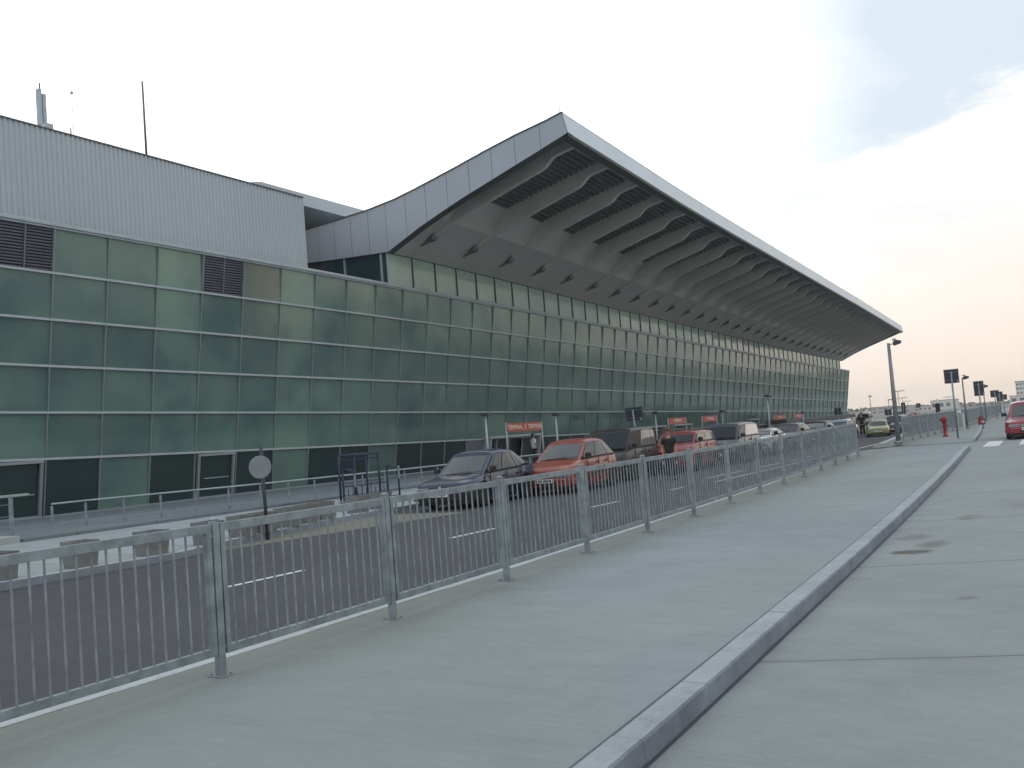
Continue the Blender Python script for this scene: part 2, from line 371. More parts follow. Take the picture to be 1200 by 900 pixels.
kerb('kerb',lambda y:kerb_x(y)+.010,-6,34.4,.161,.17,M['kerb'],jit=.003,dz=.008)
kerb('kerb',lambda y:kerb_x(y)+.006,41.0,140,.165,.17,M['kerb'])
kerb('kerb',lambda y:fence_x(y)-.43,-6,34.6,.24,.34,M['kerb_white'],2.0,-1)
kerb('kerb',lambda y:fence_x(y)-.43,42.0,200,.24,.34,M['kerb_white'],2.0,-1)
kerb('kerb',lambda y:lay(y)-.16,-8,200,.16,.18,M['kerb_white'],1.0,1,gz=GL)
strip('kerb_joint',lambda y:kerb_x(y)-.012,lambda y:kerb_x(y)+.012,-6,34.4,.0025,M['frame_dark'])
strip('kerb_joint',lambda y:kerb_x(y)+.165,lambda y:kerb_x(y)+.205,-6,34.4,-.1065,M['frame_dark'])
# platform in front of the glass wall
def plat(y): return -22.4-(y-13.6)*.02
def plank(name,fx0,fx1,y0,y1,z0,z1,m,gz=GL):
    mb=MB(); y=y0
    while y<y1:
        w=min(y+6,y1); v=[]
        for q in (y,w):
            a=fx0(q); b=fx1(q); v+=[(a,q,gz(q)+z0),(b,q,gz(q)+z0),(b,q,gz(q)+z1),(a,q,gz(q)+z1)]
        mb.add(v,[(0,1,5,4),(1,2,6,5),(2,3,7,6),(3,0,4,7)]+([(3,2,1,0)] if y==y0 else [])+([(4,5,6,7)] if w==y1 else []))
        y=w
    return mb.build(name,m)
o=plank('platform',lambda y:-34.3,plat,13.0,200,-.1,.075,M['platform']); o['kind']='structure'
# painted lane lines and crossing
def paint_quad(mb,x0,x1,y0,y1,z,sk=0,gz=GL):
    mb.add([(x0,y0,gz(y0)+z),(x1,y0,gz(y0)+z),(x1+sk,y1,gz(y1)+z),(x0+sk,y1,gz(y1)+z)],[(0,1,2,3)])
mb=MB()
for a,b in ((3.4,5.0),(8.38,9.9),(13.42,14.85),(18.7,20.1),(23.1,24.1)): paint_quad(mb,-10.06,-9.95,a,b,-.115,-.01)
y=25.6
while y<120: paint_quad(mb,-9.75-(y-25)*.02,-9.63-(y-25)*.02,y,y+4,-.115,-.08); y+=4.001
y=27.6
while y<44: paint_quad(mb,-10.75,-10.62,y,y+3.2,-.115); y+=4.4
o=mb.build('lane_marking',M['white_paint']); o['kind']='structure'
mb=MB()
for x in (-3.95,-2.85,-1.75,-.65,.45,1.55,2.65): 
    mb.add([(x,35.3,gz(35)-.106),(x+.5,35.3,gz(35)-.106),(x+.25,39.8 if x>-4.6 else 37.5,gz(35)-.106),(x-.25,39.8 if x>-4.6 else 37.5,gz(35)-.106)],[(0,1,2,3)])
o=mb.build('zebra_crossing',M['white_paint']); o['kind']='structure'

# ------------------------------------------------------------------ terminal building
def fz(n,t):
    r=4-t
    if t==6: return gz(19.9+2.4*n)*.3+.03
    return 3.8277+r*1.65718-.00182*r*r-.041088*n+.00058256*n*n-7.402e-6*n**3
def fX(n,z): return -33+.016189*n-.0055644*n*n+6.4288e-5*n**3+.15647*z
def fY(n): return 19.9057+2.17511*n+.0070145*n*n-4.6915e-5*n**3
def FP(n,t,off=0,z=None):
    z=fz(n,t) if z is None else z
    return Vector((fX(n,z)+off,fY(n),z-off*.15))
def nY(Y):
    lo,hi=-10.,60.
    for _ in range(40):
        m=(lo+hi)/2
        if fY(m)<Y: lo=m
        else: hi=m
    return lo
def Xt(Y): n=nY(Y); return fX(n,fz(n,0))
def Zt(Y): return fz(nY(Y),0)
B=empty('terminal_building',(-33,39,0),0,'long airport terminal with outward leaning green glass wall and big wing shaped roof canopy','building')
def bpart(mb,name,m,parent=None,fix=True):
    o=mb.build(name,m,None,fix); par=parent or B; o.parent=par
    # parts are modelled in world space; B carries only a translation
    if parent is None: o.location=(33,-39,0)
    return o
N0,N1=-3,59
# louvres in the top row at n=-2..-1 and n=3 ; doors in bottom row
louv={(-3,0),(-2,0),(-1,0),(3,0)}
doorcols={-1,3}
entr=[(12,16),(23,26),(26.5,29),(37,39),(41,43)]
def is_entr(n): return any(a<=n<b for a,b in ((12,16),(23,29),(37,43)))
stuffmb=[];cnt=0
def pane_rings(n,t):
    g=.028; a=FP(n,t+1); b=FP(n+1,t+1); c=FP(n+1,t); d=FP(n,t)
    cen=(a+b+c+d)/4
    tx=random.gauss(0,.0035); tz=random.gauss(0,.0035)
    out=[]
    for p,sx,sz in ((a,-1,-1),(b,1,-1),(c,1,1),(d,-1,1)):
        q=p+(cen-p)*.012; q=q+Vector((-.022-sz*.04+sx*tx*.7+sz*tz*.7,0,0)); out.append(q)
    return out
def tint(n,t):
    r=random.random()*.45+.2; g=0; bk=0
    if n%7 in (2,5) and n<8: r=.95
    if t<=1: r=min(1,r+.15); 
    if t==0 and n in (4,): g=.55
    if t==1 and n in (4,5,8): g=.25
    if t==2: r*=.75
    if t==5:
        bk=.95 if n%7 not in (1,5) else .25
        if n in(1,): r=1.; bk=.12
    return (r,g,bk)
def set_tint(me,cols):
    at=me.color_attributes.new('tint','FLOAT_COLOR','CORNER'); k=0
    for p,c in zip(me.polygons,cols):
        for li in p.loop_indices: at.data[li].color=(c[0],c[1],c[2],1)
smb=MB(); scol=[]
for n in range(N0,N1):
    for t in range(6):
        if (n,t) in louv: continue
        if t==5 and is_entr(n): continue
        if n<=12:
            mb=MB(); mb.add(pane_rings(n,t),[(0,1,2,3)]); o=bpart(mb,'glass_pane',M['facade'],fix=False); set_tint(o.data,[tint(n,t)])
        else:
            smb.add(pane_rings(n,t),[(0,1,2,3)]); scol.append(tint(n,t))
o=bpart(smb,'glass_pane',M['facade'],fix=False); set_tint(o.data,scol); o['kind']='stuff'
# dark backing wall behind the glass and far end wall
mb=MB()
for n in range(N0,N1):
    a,b=FP(n,6,-.45),FP(n+1,6,-.45); c,d=FP(n+1,0,-.45),FP(n,0,-.45); mb.add([a,b,c,d],[(0,1,2,3)])
e=[FP(N1,6,-.05),FP(N1,0,-.05)]; mb.add([e[0],(-70,e[0].y,0),(-70,e[1].y,e[1].z),e[1]],[(0,1,2,3)])
bpart(mb,'inner_wall',M['steel_dark'])
mb=MB(); mb.add([FP(N1,6),Vector((-70,fY(N1),0)),Vector((-70,fY(N1),fz(N1,0))),FP(N1,0)],[(0,1,2,3)]); bpart(mb,'end_wall',M['corr'])
# mullions
for n in range(N0,N1+1):
    mb=MB(); w=.05 if n else .05
    t1=6 if not is_entr(n) or n in(12,23,37) else 5
    a,b=FP(n,t1,-.02),FP(n,0,-.02)
    mb.beam(a,b,.13,.046 if n<14 else .04,up=(0,1,0)); bpart(mb,'mullion',M['mull'])
# transoms
for t in range(0,7):
    mb=MB()
    for n in range(N0,N1):
        if t==6 and is_entr(n):
            if mb.v: bpart(mb,'sill',M['alu']); mb=MB()
            continue
        h=.085 if t not in (0,6) else .16
        mb.beam(FP(n,t,-.025),FP(n+1,t,-.025),.15,h,up=(0,0,1))
    bpart(mb,'transom' if t!=6 else 'sill',M['alu_light'] if t not in(6,) else M['alu'])
# parapet coping above row 0 and folded flashing
mb=MB()
for n in range(N0,N1):
    for (o1,z1,o2,z2) in ((.12,.0,.12,.10),(.12,.10,-.25,.24)):
        a=FP(n,0)+Vector((o1,0,z1)); b=FP(n+1,0)+Vector((o1,0,z1)); c=FP(n+1,0)+Vector((o2,0,z2)); d=FP(n,0)+Vector((o2,0,z2)); mb.add([a,b,c,d],[(0,1,2,3)])
    mb.add([FP(n,0)+Vector((.12,0,0)),FP(n+1,0)+Vector((.12,0,0)),FP(n+1,0)+Vector((-.1,0,0)),FP(n,0)+Vector((-.1,0,0))],[(0,1,2,3)])
bpart(mb,'parapet_coping',M['alu_light'])
# louvres
for (n,t) in sorted(louv):
    mb=MB(); 
    for k in range(15):
        z=fz(n,1)+.07+(fz(n,0)-fz(n,1)-.14)*k/14
        for h in (0,1):
            n0,n1=n+.03+h*.49,n+.48+h*.49
            mb.beam(FP(n0,0,-.02,z),FP(n1,0,-.02,z),.09,.028,up=(.7,0,.7))
    for q in (n+.015,n+.5,n+.985): mb.beam(FP(q,1,-.01),FP(q,0,-.01),.1,.05,up=(0,1,0))
    bpart(mb,'louvre_panel',M['louvre'])
# service doors in bottom row
for n in doorcols:
    mb=MB(); z1=fz(n,5)-.12
    p=lambda q,z,o=.05:FP(n+q,0,o,z)
    mb.beam(p(.08,.05),p(.08,z1),.1,.11,up=(0,1,0)); mb.beam(p(.92,.05),p(.92,z1),.1,.11,up=(0,1,0)); mb.beam(p(.05,z1),p(.95,z1),.11,.1); mb.beam(p(.08,.12),p(.92,.12),.1,.12)
    d=bpart(mb,'door_frame',M['alu'])
    mb=MB(); mb.tube(p(.2,.95,.12),p(.8,.95,.12),.02); bpart(mb,'push_bar',M['alu_light'],d)
# entrance bays: grey panel surround, frame, glass leaves
for (a,b) in entr:
    mb=MB(); zt=fz(a,5)-.0
    P=lambda n,z,o:FP(n,0,o,z)
    dz=1.82 if a==12 else 1.75
    d0=a+.9 if a==12 else a+.25; d1=b-.35 if a==12 else b-.25
    mb.add([P(a,.05,.0),P(d0,.05,.0),P(d0,zt,.0),P(a,zt,.0)],[(0,1,2,3)]); mb.add([P(d1,.05,.0),P(b,.05,.0),P(b,zt,.0),P(d1,zt,.0)],[(0,1,2,3)])
    mb.add([P(d0,dz,.0),P(d1,dz,.0),P(d1,zt,.0),P(d0,zt,.0)],[(0,1,2,3)])
    e=bpart(mb,'entrance_surround',M['louvre'])
    mb=MB(); 
    mb.beam(P(d0,.05,.25),P(d0,dz,.25),.5,.12,up=(0,1,0)); mb.beam(P(d1,.05,.25),P(d1,dz,.25),.5,.12,up=(0,1,0)); mb.beam(P(d0-.06,dz,.25),P(d1+.06,dz,.25),.5,.12)
    bpart(mb,'door_frame',M['alu_light'],e)
    k=4
    for i in range(k):
        q0=d0+(d1-d0)*i/k+.03; q1=d0+(d1-d0)*(i+1)/k-.03
        if a==12 and i==2: continue   # one leaf stands open
        mb=MB(); mb.add([P(q0,.08,-.1),P(q1,.08,-.1),P(q1,dz-.06,-.1),P(q0,dz-.06,-.1)],[(0,1,2,3)])
        l=bpart(mb,'door_leaf',M['entrance_glass'],e)
        mb=MB(); mb.beam(P(q0,.08,-.08),P(q0,dz-.06,-.08),.06,.05,up=(0,1,0)); mb.beam(P(q1,.08,-.08),P(q1,dz-.06,-.08),.06,.05,up=(0,1,0)); bpart(mb,'leaf_stile',M['alu_light'],e)
# upper corrugated wall on the left
WX=-32.2
def WZ(Y): return 14.33-(Y-18.6)*.022
mb=MB(); y=9.0; y1=33.35; prev=None; pts=[]
prof=[(0,0),(.07,0),(.10,.045),(.17,.045),(.2,0)]
while y<y1:
    for dy,dx in prof[:-1]:
        pts.append((WX+dx,min(y+dy,y1)))
    y+=.2
for (xa,ya),(xb,yb) in zip(pts[:-1],pts[1:]):
    if yb<=ya: continue
    mb.add([(xa,ya,9.6),(xb,yb,9.6),(xb,yb,WZ(yb)),(xa,ya,WZ(ya))],[(0,1,2,3)])
uw=bpart(mb,'upper_wall',M['corr'])
mb=MB(); mb.beam((WX-.05,9,WZ(9)+.02),(WX-.05,y1,WZ(y1)+.02),.26,.05); bpart(mb,'wall_coping',M['steel_dark'] if 0 else M['mast'])
mb=MB(); mb.add([(WX-.05,y1+.02,9.6),(-60,y1+.02,9.6),(-60,y1+.02,WZ(y1)),(WX-.05,y1+.02,WZ(y1))],[(0,1,2,3)]); mb.add([(WX,9,WZ(9)),(WX,y1,WZ(y1)),(-60,y1,WZ(y1)),(-60,9,WZ(9))],[(0,1,2,3)])
bpart(mb,'upper_roof',M['deck'])
# recessed roof slab between wall block and canopy
mb=MB()
mb.prism([(-37.0,34.5,15.55),(-37.0,56,15.0),(-37.0,56,15.72),(-37.0,35.3,16.22),(-37.0,34.7,16.1)],(-20,0,0))
bpart(mb,'rear_roof_slab',M['corr'])
mb=MB(); mb.add([(-41,33.4,10),(-41,60,10),(-41,60,15.5),(-41,33.4,15.5)],[(0,1,2,3)]); bpart(mb,'rear_wall',M['deck'])

# clerestory band under the canopy, vertical glass set back from the parapet
CY0=39.10; CY1=158.2
cx=lambda Y:Xt(Y)-.28
def clz0(Y): return Zt(Y)+.02
def clz1(Y): 
    T=((38,12.05),(45,11.95),(51.4,11.82),(57.4,11.68),(64.5,11.5),(84,11.33),(116,10.9),(160,10.2))
    for (a,za),(b,zb) in zip(T[:-1],T[1:]):
        if Y<=b: return za+(zb-za)*(Y-a)/(b-a)
    return 10.2
Yc=CY0; k=0
ck=[]
while Yc<CY1: ck.append(Yc); Yc+=2.17+.0022*(Yc-38)
ck.append(CY1)
for a,b in zip(ck[:-1],ck[1:]):
    mb=MB(); e=random.gauss(0,.004)
    mb.add([(cx(a)+e,a,clz0(a)),(cx(b)-e,b,clz0(b)),(cx(b)-e,b,clz1(b)),(cx(a)+e,a,clz1(a))],[(0,1,2,3)]); bpart(mb,'clerestory_pane',M['clere'],fix=False)
for a in ck:
    mb=MB(); mb.beam((cx(a)+.02,a,clz0(a)),(cx(a)+.02,a,clz1(a)),.1,.06,up=(0,1,0)); bpart(mb,'clerestory_mullion',M['steel_dark'] if a>CY0 else M['alu_light'])
mb=MB()
for a,b in zip(ck[:-1],ck[1:]): mb.beam((cx(a)+.03,a,clz1(a)),(cx(b)+.03,b,clz1(b)),.16,.09)
bpart(mb,'clerestory_head',M['steel_dark'])
# glass return on the near end of the clerestory
mb=MB(); x0=cx(CY0); 
mb.add([(x0,CY0,10.2),(x0-.34,CY0,10.2),(x0-.34,CY0,12.2),(x0,CY0,12.2)],[(0,1,2,3)]); 
mb.add([(x0-.42,CY0,10.2),(-36.4,CY0,10.2),(-36.4,CY0,12.4),(x0-.42,CY0,12.2)],[(0,1,2,3)])
bpart(mb,'return_glass',M['return_glass'])
for x in (x0-.38,-34.9):
    mb=MB(); mb.beam((x,CY0-.03,10.2),(x,CY0-.03,12.3),.1,.1,up=(0,1,0)); bpart(mb,'return_mullion',M['alu_light'])
mb=MB(); mb.add([(-36.4,CY0+.1,10),(-40,CY0+.1,10),(-40,CY0+.1,13),(-36.4,CY0+.1,13)],[(0,1,2,3)]); bpart(mb,'return_wall',M['steel_dark'])
# ---- canopy. s-profile in (u = metres in front of the clerestory line, z); local X,z drift follow the wall
def zo(Y):
    T=((38.9,0),(45,-.17),(50,-.33),(56,-.5),(66,-.66),(80,-.82),(120,-1.3),(160,-1.98))
    for (a,za),(b,zb) in zip(T[:-1],T[1:]):
        if Y<=b: return za+(zb-za)*(Y-a)/(b-a)
    return -1.98
def Xout(Y): return -20.38-.0577*(Y-38.9)
def CP(X,z,Y):
    """profile point given at the near end (X -31.6..-20.38) carried to Y"""
    s=(X+31.66)/(31.66-20.38); xi=Xt(Y)-.15
    zi=(clz1(Y)-12.05)
    if s<0: return Vector((xi+(X+31.66),Y,z+zi))
    return Vector((xi+(Xout(Y)-xi)*s,Y,z+zi*(1-s)+zo(Y)*s))
cy0,cy1=38.9,159.6
CYS=[cy0+(cy1-cy0)*i/24 for i in range(25)]
CAN=empty('roof_canopy'); CAN.parent=B; CAN.location=(33,-39,0)
def cpart(mb,name,m,fix=True): return bpart(mb,name,m,CAN,fix)
def sweep(prof,ys,closed=True,mb=None):
    mb=mb or MB(); n=len(prof)
    for a,b in zip(ys[:-1],ys[1:]):
        for i in range(n if closed else n-1):
            p,q=prof[i],prof[(i+1)%n]
            mb.add([CP(*p,a),CP(*p,b),CP(*q,b),CP(*q,a)],[(0,1,2,3)])
    return mb
# near side fascia (plane Y=38.9), polygon outline
top=[(-37.7,14.22),(-34.8,14.34),(-32.9,14.44),(-32.3,14.50),(-30.85,14.66),(-29.42,14.92),(-28.06,15.2),(-26.63,15.5),(-25.35,15.79),(-23.45,16.18),(-21.35,16.52),(-20.6,16.68)]
bot=[(-37.8,12.37),(-35,12.17),(-31.66,11.97),(-29.44,12.88),(-28.03,13.37),(-26.63,13.83),(-25.31,14.21),(-23.93,14.62),(-22.26,15.1),(-21.33,15.38),(-20.36,15.66)]
def interp(T,x):
    for (a,za),(b,zb) in zip(T[:-1],T[1:]):
        if x<=b: return za+(zb-za)*(x-a)/(b-a)
    return T[-1][1]
edges=[-37.7,-36.55,-35.35,-34.15,-32.9,-31.66,-30.3,-28.95,-27.55,-26.15,-24.75,-23.35,-21.9,-20.42]
for i,(a,b) in enumerate(zip(edges[:-1],edges[1:])):
    g=.012; n=5; mb=MB(); t=[];bo=[]
    for k in range(n+1):
        x=a+g+(b-a-2*g)*k/n; t.append((x,38.9,interp(top,min(x,-20.6)))); bo.append((x,38.9,interp(bot,x)))
    if i==len(edges)-2: t[-1]=(-20.65,38.9,16.66); bo[-1]=(-20.42,38.9,15.66)
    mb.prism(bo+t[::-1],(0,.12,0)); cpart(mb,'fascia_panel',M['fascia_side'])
mb=MB(); pl=[(x,38.96,z-.02) for x,z in bot]; pt=[(x,38.96,z+.02) for x,z in top]
mb.prism([(x,38.97,z+.01) for x,z in bot[:-1]+[(-20.55,15.62)]]+[(x,38.97,z-.01) for x,z in [(-20.78,16.62)]+top[:-1][::-1]],(0,.1,0)); cpart(mb,'fascia_backing',M['frame_dark'])
mb=MB()
for (a,b) in zip(top[:-1],top[1:]): mb.beam((a[0],38.93,a[1]+.02),(b[0],38.93,b[1]+.01),.2,.03)
cpart(mb,'roof_edge_trim',M['frame_dark'])
# front fascia
mb=MB(); ys=[38.9+(cy1-38.9)*i/30 for i in range(31)]
sweep([(-20.62,16.68),(-20.38,15.66)],ys,False,mb); sweep([(-20.62,16.68),(-20.9,16.66)],ys,False,mb)
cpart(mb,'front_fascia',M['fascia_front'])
mb=MB(); sweep([(-20.38,15.655),(-20.40,15.52),(-20.9,15.50),(-20.95,15.9)],ys,False,mb)
# trim along near side underneath
for (a,b) in zip(bot[2:-1],bot[3:]):
    mb.add([(a[0],38.9,a[1]),(b[0],38.9,b[1]),(b[0],39.35,b[1]-.06),(a[0],39.35,a[1]-.06)],[(0,1,2,3)])
    if b[0]<-21.2: mb.add([(a[0],39.35,a[1]-.06),(b[0],39.35,b[1]-.06),(b[0],39.35,b[1]+.7),(a[0],39.35,a[1]+.7)],[(0,1,2,3)])
cpart(mb,'soffit_edge_trim',M['frame_dark'])
# roof top skin
mb=sweep([(x,z+.0) for x,z in top],CYS,False); cpart(mb,'roof_skin',M['corr'])
# smooth rear soffit panel
PAN=[(-31.66,12.0),(-31.0,12.27),(-30.4,12.55),(-29.6,12.93),(-28.6,13.33)]
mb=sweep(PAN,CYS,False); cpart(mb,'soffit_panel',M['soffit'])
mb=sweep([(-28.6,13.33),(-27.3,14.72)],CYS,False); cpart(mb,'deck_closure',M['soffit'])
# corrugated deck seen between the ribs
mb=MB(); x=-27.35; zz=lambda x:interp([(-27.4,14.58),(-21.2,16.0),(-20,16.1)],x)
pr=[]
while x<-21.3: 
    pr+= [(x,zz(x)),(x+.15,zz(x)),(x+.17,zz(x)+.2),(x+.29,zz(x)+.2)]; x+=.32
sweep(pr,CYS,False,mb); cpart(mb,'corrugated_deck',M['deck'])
# edge beam behind the front fascia
mb=sweep([(-21.0,15.55),(-21.0,16.3),(-20.85,16.3),(-20.85,15.55)],CYS); cpart(mb,'edge_beam',M['rib'])
# ribs
ribY=[40.72+4.13*i for i in range(29)]
RB=[(-30.5,12.47),(-29.65,12.80),(-28.7,13.12),(-27.8,13.40),(-25.5,14.08),(-23.6,14.62),(-22.9,14.80),(-22.6,14.93),(-22.35,15.15),(-22.1,15.33),(-21.7,15.43),(-20.95,15.56)]
def rtop(x): return interp([(-31,12.6),(-29.6,13.0),(-28.6,13.45),(-27.3,14.95),(-21.2,16.3),(-20.9,16.15)],x)
for Y in ribY:
    mb=MB(); w=.11
    poly=[CP(x,z,Y-w)for x,z in RB]+[CP(x,rtop(x),Y-w) for x,z in RB[::-1]]
    mb.prism(poly,(0,2*w,0))
    for (a,b) in zip(RB[1:-1],RB[2:]):
        mb.beam(CP(a[0],a[1],Y),CP(b[0],b[1],Y),.26,.025)
    cpart(mb,'rib',M['rib'])
    mb=MB(); ap=CP(-30.75,12.36,Y); q=[CP(-29.75,12.60,Y-.24),CP(-29.75,12.60,Y+.24),CP(-29.6,12.98,Y+.24),CP(-29.6,12.98,Y-.24)]
    mb.add([ap,q[0],q[1],q[2],q[3]],[(0,1,2),(0,2,3),(0,3,4),(0,4,1),(1,2,3,4)] if 0 else [(0,2,1),(0,3,2),(0,4,3),(0,1,4),(1,2,3,4)]); cpart(mb,'rib_root_bracket',M['deck'])
    mb=MB(); a=CP(-22.2,15.6,Y+.45); mb.box(a.x-.18,a.x+.12,a.y-.2,a.y+.15,a.z-.25,a.z+.1)
    if ribY.index(Y)%3==0: cpart(mb,'gutter_outlet',M['steel_dark'])
# far end fascia
mb=MB(); mb.prism([CP(x,z,cy1) for x,z in bot]+[CP(x,z,cy1) for x,z in top[::-1]],(0,.15,0)); cpart(mb,'far_fascia',M['fascia_side'])

# ------------------------------------------------------------------ roof masts
def mast(name,x,y,z0,z1,r,label,m,extra=None,cat='antenna',group=None):
    e=empty(name,(x,y,z0),0,label,cat,group); mb=MB(); mb.tube((0,0,0),(0,0,z1-z0),r,r*.8,8); mb.build('pole',m,e)
    if extra: extra(e)
    return e
def ex1(e):
    mb=MB(); mb.tube((0,0,0),(0,0,.12),.14,.1,8); mb.beam((0,.1,.05),(0,.75,.16),.1,.07); mb.build('base_bracket',M['mast'],e)
mast('flag_mast',-33,25.2,14.2,17.7,.05,'tall dark bare pole on the roof edge of the ribbed metal wall',M['mast'],ex1)
def ex2(e):
    for k,(dy,z0,z1) in enumerate(((-.05,.25,1.65),(.12,.2,1.5))):
        mb=MB(); mb.box(-.1,.1,dy-.07,dy+.07,z0,z1,0,.02); mb.build('antenna_panel',M['mast_light'],e)
    mb=MB(); mb.prism([(.0,-.42,-.2),(.0,.16,-.2),(.0,.16,.22),(.0,-.1,.22)],(.5,0,0)); mb.build('base_housing',M['corr'],e)
mast('cellular_antenna',-33,20.62,14.45,16.35,.035,'short stubby cellular antenna with two pale upright panels at the roof edge',M['mast'],ex2)
def ex3(e):
    mb=MB(); mb.lathe([(.02,0),(.06,.03),(.06,.09),(.02,.12)],(0,0,1.95),n=8); mb.build('coil',M['mast_light'],e)
mast('whip_antenna',-33.4,22.2,14.5,17.6,.012,'tallest of the thin pale whip aerials on the roof with a small knob halfway up',M['mast_light'],ex3)
def ex4(e):
    mb=MB(); mb.box(-.07,.07,-.16,.1,.1,.22); mb.build('bracket_box',M['mast'],e)
mast('camera_mount',-32.9,21.75,14.3,14.85,.03,'tiny roof edge mount with a dark crosspiece beside the cellular antenna',M['mast'],ex4)
mast('whip_antenna',-33.2,23.7,14.3,15.3,.012,'short thin whip aerial on the roof nearer to the cellular antenna',M['mast_light'])
mast('whip_antenna',-33.2,24.4,14.2,15.0,.012,'shortest thin whip aerial on the roof just before the tall dark pole',M['mast_light'])
for i,(Y,l) in enumerate(((39.3,'thin lightning rod standing on the near corner of the canopy'),(80,'thin lightning rod at the middle of the canopy front edge'),(122,'thin lightning rod far along the canopy front edge'))):
    a=CP(-20.9,16.66,Y); mast('lightning_rod',a.x,a.y,a.z-.02,a.z+.55,.016,l,M['mast'],None,'lightning rod','lightning rods on the canopy')

# ------------------------------------------------------------------ galvanised railing along the pavement
FY=[4.5623+1.96329*i+.0059192*i*i for i in range(-2,14)]
def post_mb():
    mb=MB(); mb.box(-.029,.029,-.029,.029,0,1.09,0,.004); mb.lathe([(.036,1.09),(.036,1.098),(.02,1.108),(.006,1.11)],n=12); return mb
def fence_thing(name,ys,fx,label,hgt=1.1,nbars=17,detail=True):
    e=empty(name,(fx(ys[0]),ys[0],gz(ys[0])),0,label,'railing','galvanised railings along the kerb')
    ox,oy,oz=e.location
    for y in ys:
        p=post_mb().build('post',M['galv'],e); p.location=(fx(y)-ox,y-oy,gz(y)-oz)
        p.rotation_euler=(random.gauss(0,.007),random.gauss(0,.007),0)
        mb=MB(); mb.box(-.075,.075,-.06,.06,0.0,.012,0,.004)
        for sx,sy in ((-.055,-.04),(.055,-.04),(.055,.04),(-.055,.04)): mb.lathe([(.011,.012),(.011,.022)],(sx,sy,0),n=6)
        q=mb.build('base_plate',M['galv_old'],p)
    for a,b in zip(ys[:-1],ys[1:]):
        A=Vector((fx(a)-ox,a-oy,gz(a)-oz)); Bv=Vector((fx(b)-ox,b-oy,gz(b)-oz)); d=(Bv-A); L=d.length; u=d/L
        A2=A+u*.052; B2=Bv-u*.035; mb=MB()
        for z,h in ((1.035,.06),(.175,.055)): mb.beam(A2+Vector((0,0,z)),B2+Vector((0,0,z)),.045,h)
        for P0,s in ((A2,1),(B2,-1)): mb.beam(P0+u*s*.02+Vector((0,0,.2)),P0+u*s*.02+Vector((0,0,1.01)),.045,.04,up=(0,1,0))
        pn=mb.build('panel_frame',M['galv'],e)
        mb=MB()
        for k in range(1,nbars+1):
            p=A2+(B2-A2)*k/(nbars+1); j=random.gauss(0,.002)
            mb.tube(p+Vector((j,0,.2)),p+Vector((0,j,1.01)),.0085,n=6,cap=False)
        mb.build('balusters',M['galv'],pn)
        for P0,s in ((A2,-1),(B2,1)):
            for z in (.2,.98):
                mb=MB(); mb.beam(P0+Vector((0,0,z)),P0+u*s*.03+Vector((0,0,z)),.03,.03); mb.build('clamp',M['galv_old'],pn)
fence_thing('pedestrian_railing',FY,fence_x,'near galvanised steel railing with thin upright bars running along the pavement edge')
ys=[42.1+2.02*i for i in range(9)]
fence_thing('pedestrian_railing',ys,lambda y:-7.62,'second galvanised railing behind the red hydrant beyond the crossing')
ys=[60.4+2.5*i for i in range(22)]
fence_thing('pedestrian_railing',ys,lambda y:-7.6-(y-60)*.055,'farthest galvanised railing receding towards the red car beyond the white cabinet',nbars=14)

# ------------------------------------------------------------------ handrail on the platform
RP=[(-24.35,14.95),(-24.4,16.0),(-23.5,18.3),(-22.6,20.9),(-22.2,23.4),(-21.8,26.3),(-21.9,31),(-22.2,38),(-22.8,48)]
def rp(s):
    for i in range(len(RP)-1):
        a,b=Vector(RP[i]),Vector(RP[i+1]); L=(b-a).length
        if s<=L or i==len(RP)-2: return a+(b-a)*(s/L)
        s-=L
e=empty('platform_handrail',(-24.35,14.95,.1),0,'long low steel handrail on short posts in front of the glass wall','railing')
off=Vector((24.35,-14.95,-.1)); mb=MB(); posts=[rp(1.02*i) for i in range(36)]
H=.70
for p in posts:
    pb=MB(); z=GL(p.y)+.08; pb.beam((p.x+24.35,p.y-14.95,z-.1),(p.x+24.35,p.y-14.95,z-.1+H-.05),.012,.07,up=(0,1,0)); pb.build('post',M['galv'],e)
mb=MB()
for a,b in zip(posts[:-1],posts[1:]):
    mb.tube((a.x+24.35,a.y-14.95,-.02+H),(b.x+24.35,b.y-14.95,-.02+H),.024,n=8)
mb.build('top_rail',M['alu_light'],e)
mb=MB()
for a,b in zip(posts[:-1],posts[1:]):
    mb.beam((a.x+24.35,a.y-14.95,-.02+.16),(b.x+24.35,b.y-14.95,-.02+.16),.02,.07)
mb.build('bottom_rail',M['alu'],e)
# landing with thick handrail on the far left
e=empty('stair_landing',(-22.6,11.2,0),0,'raised landing with a thick pale handrail and posts at the far left edge','stairs')
mb=MB(); mb.box(-2.2,.15,-3.6,1.75,-.05,.16,0,.01); mb.build('landing_slab',M['concrete_box'],e)
mb=MB(); mb.beam((-.9,-3.6,1.12),(-.9,2.6,1.12),.14,.05); mb.build('handrail',M['concrete_box'],e)
for y in (-2.4,-.2,1.7,2.15):
    mb=MB(); mb.beam((-.9,y,.1),(-.9,y,1.1),.05,.09,up=(0,1,0)); mb.build('post',M['galv'],e)
mb=MB()
for z in (.3,.6,.9): mb.tube((-.9,-3.6,z),(-.9,2.15,z),.015,n=6)
mb.build('middle_rail',M['galv'],e)

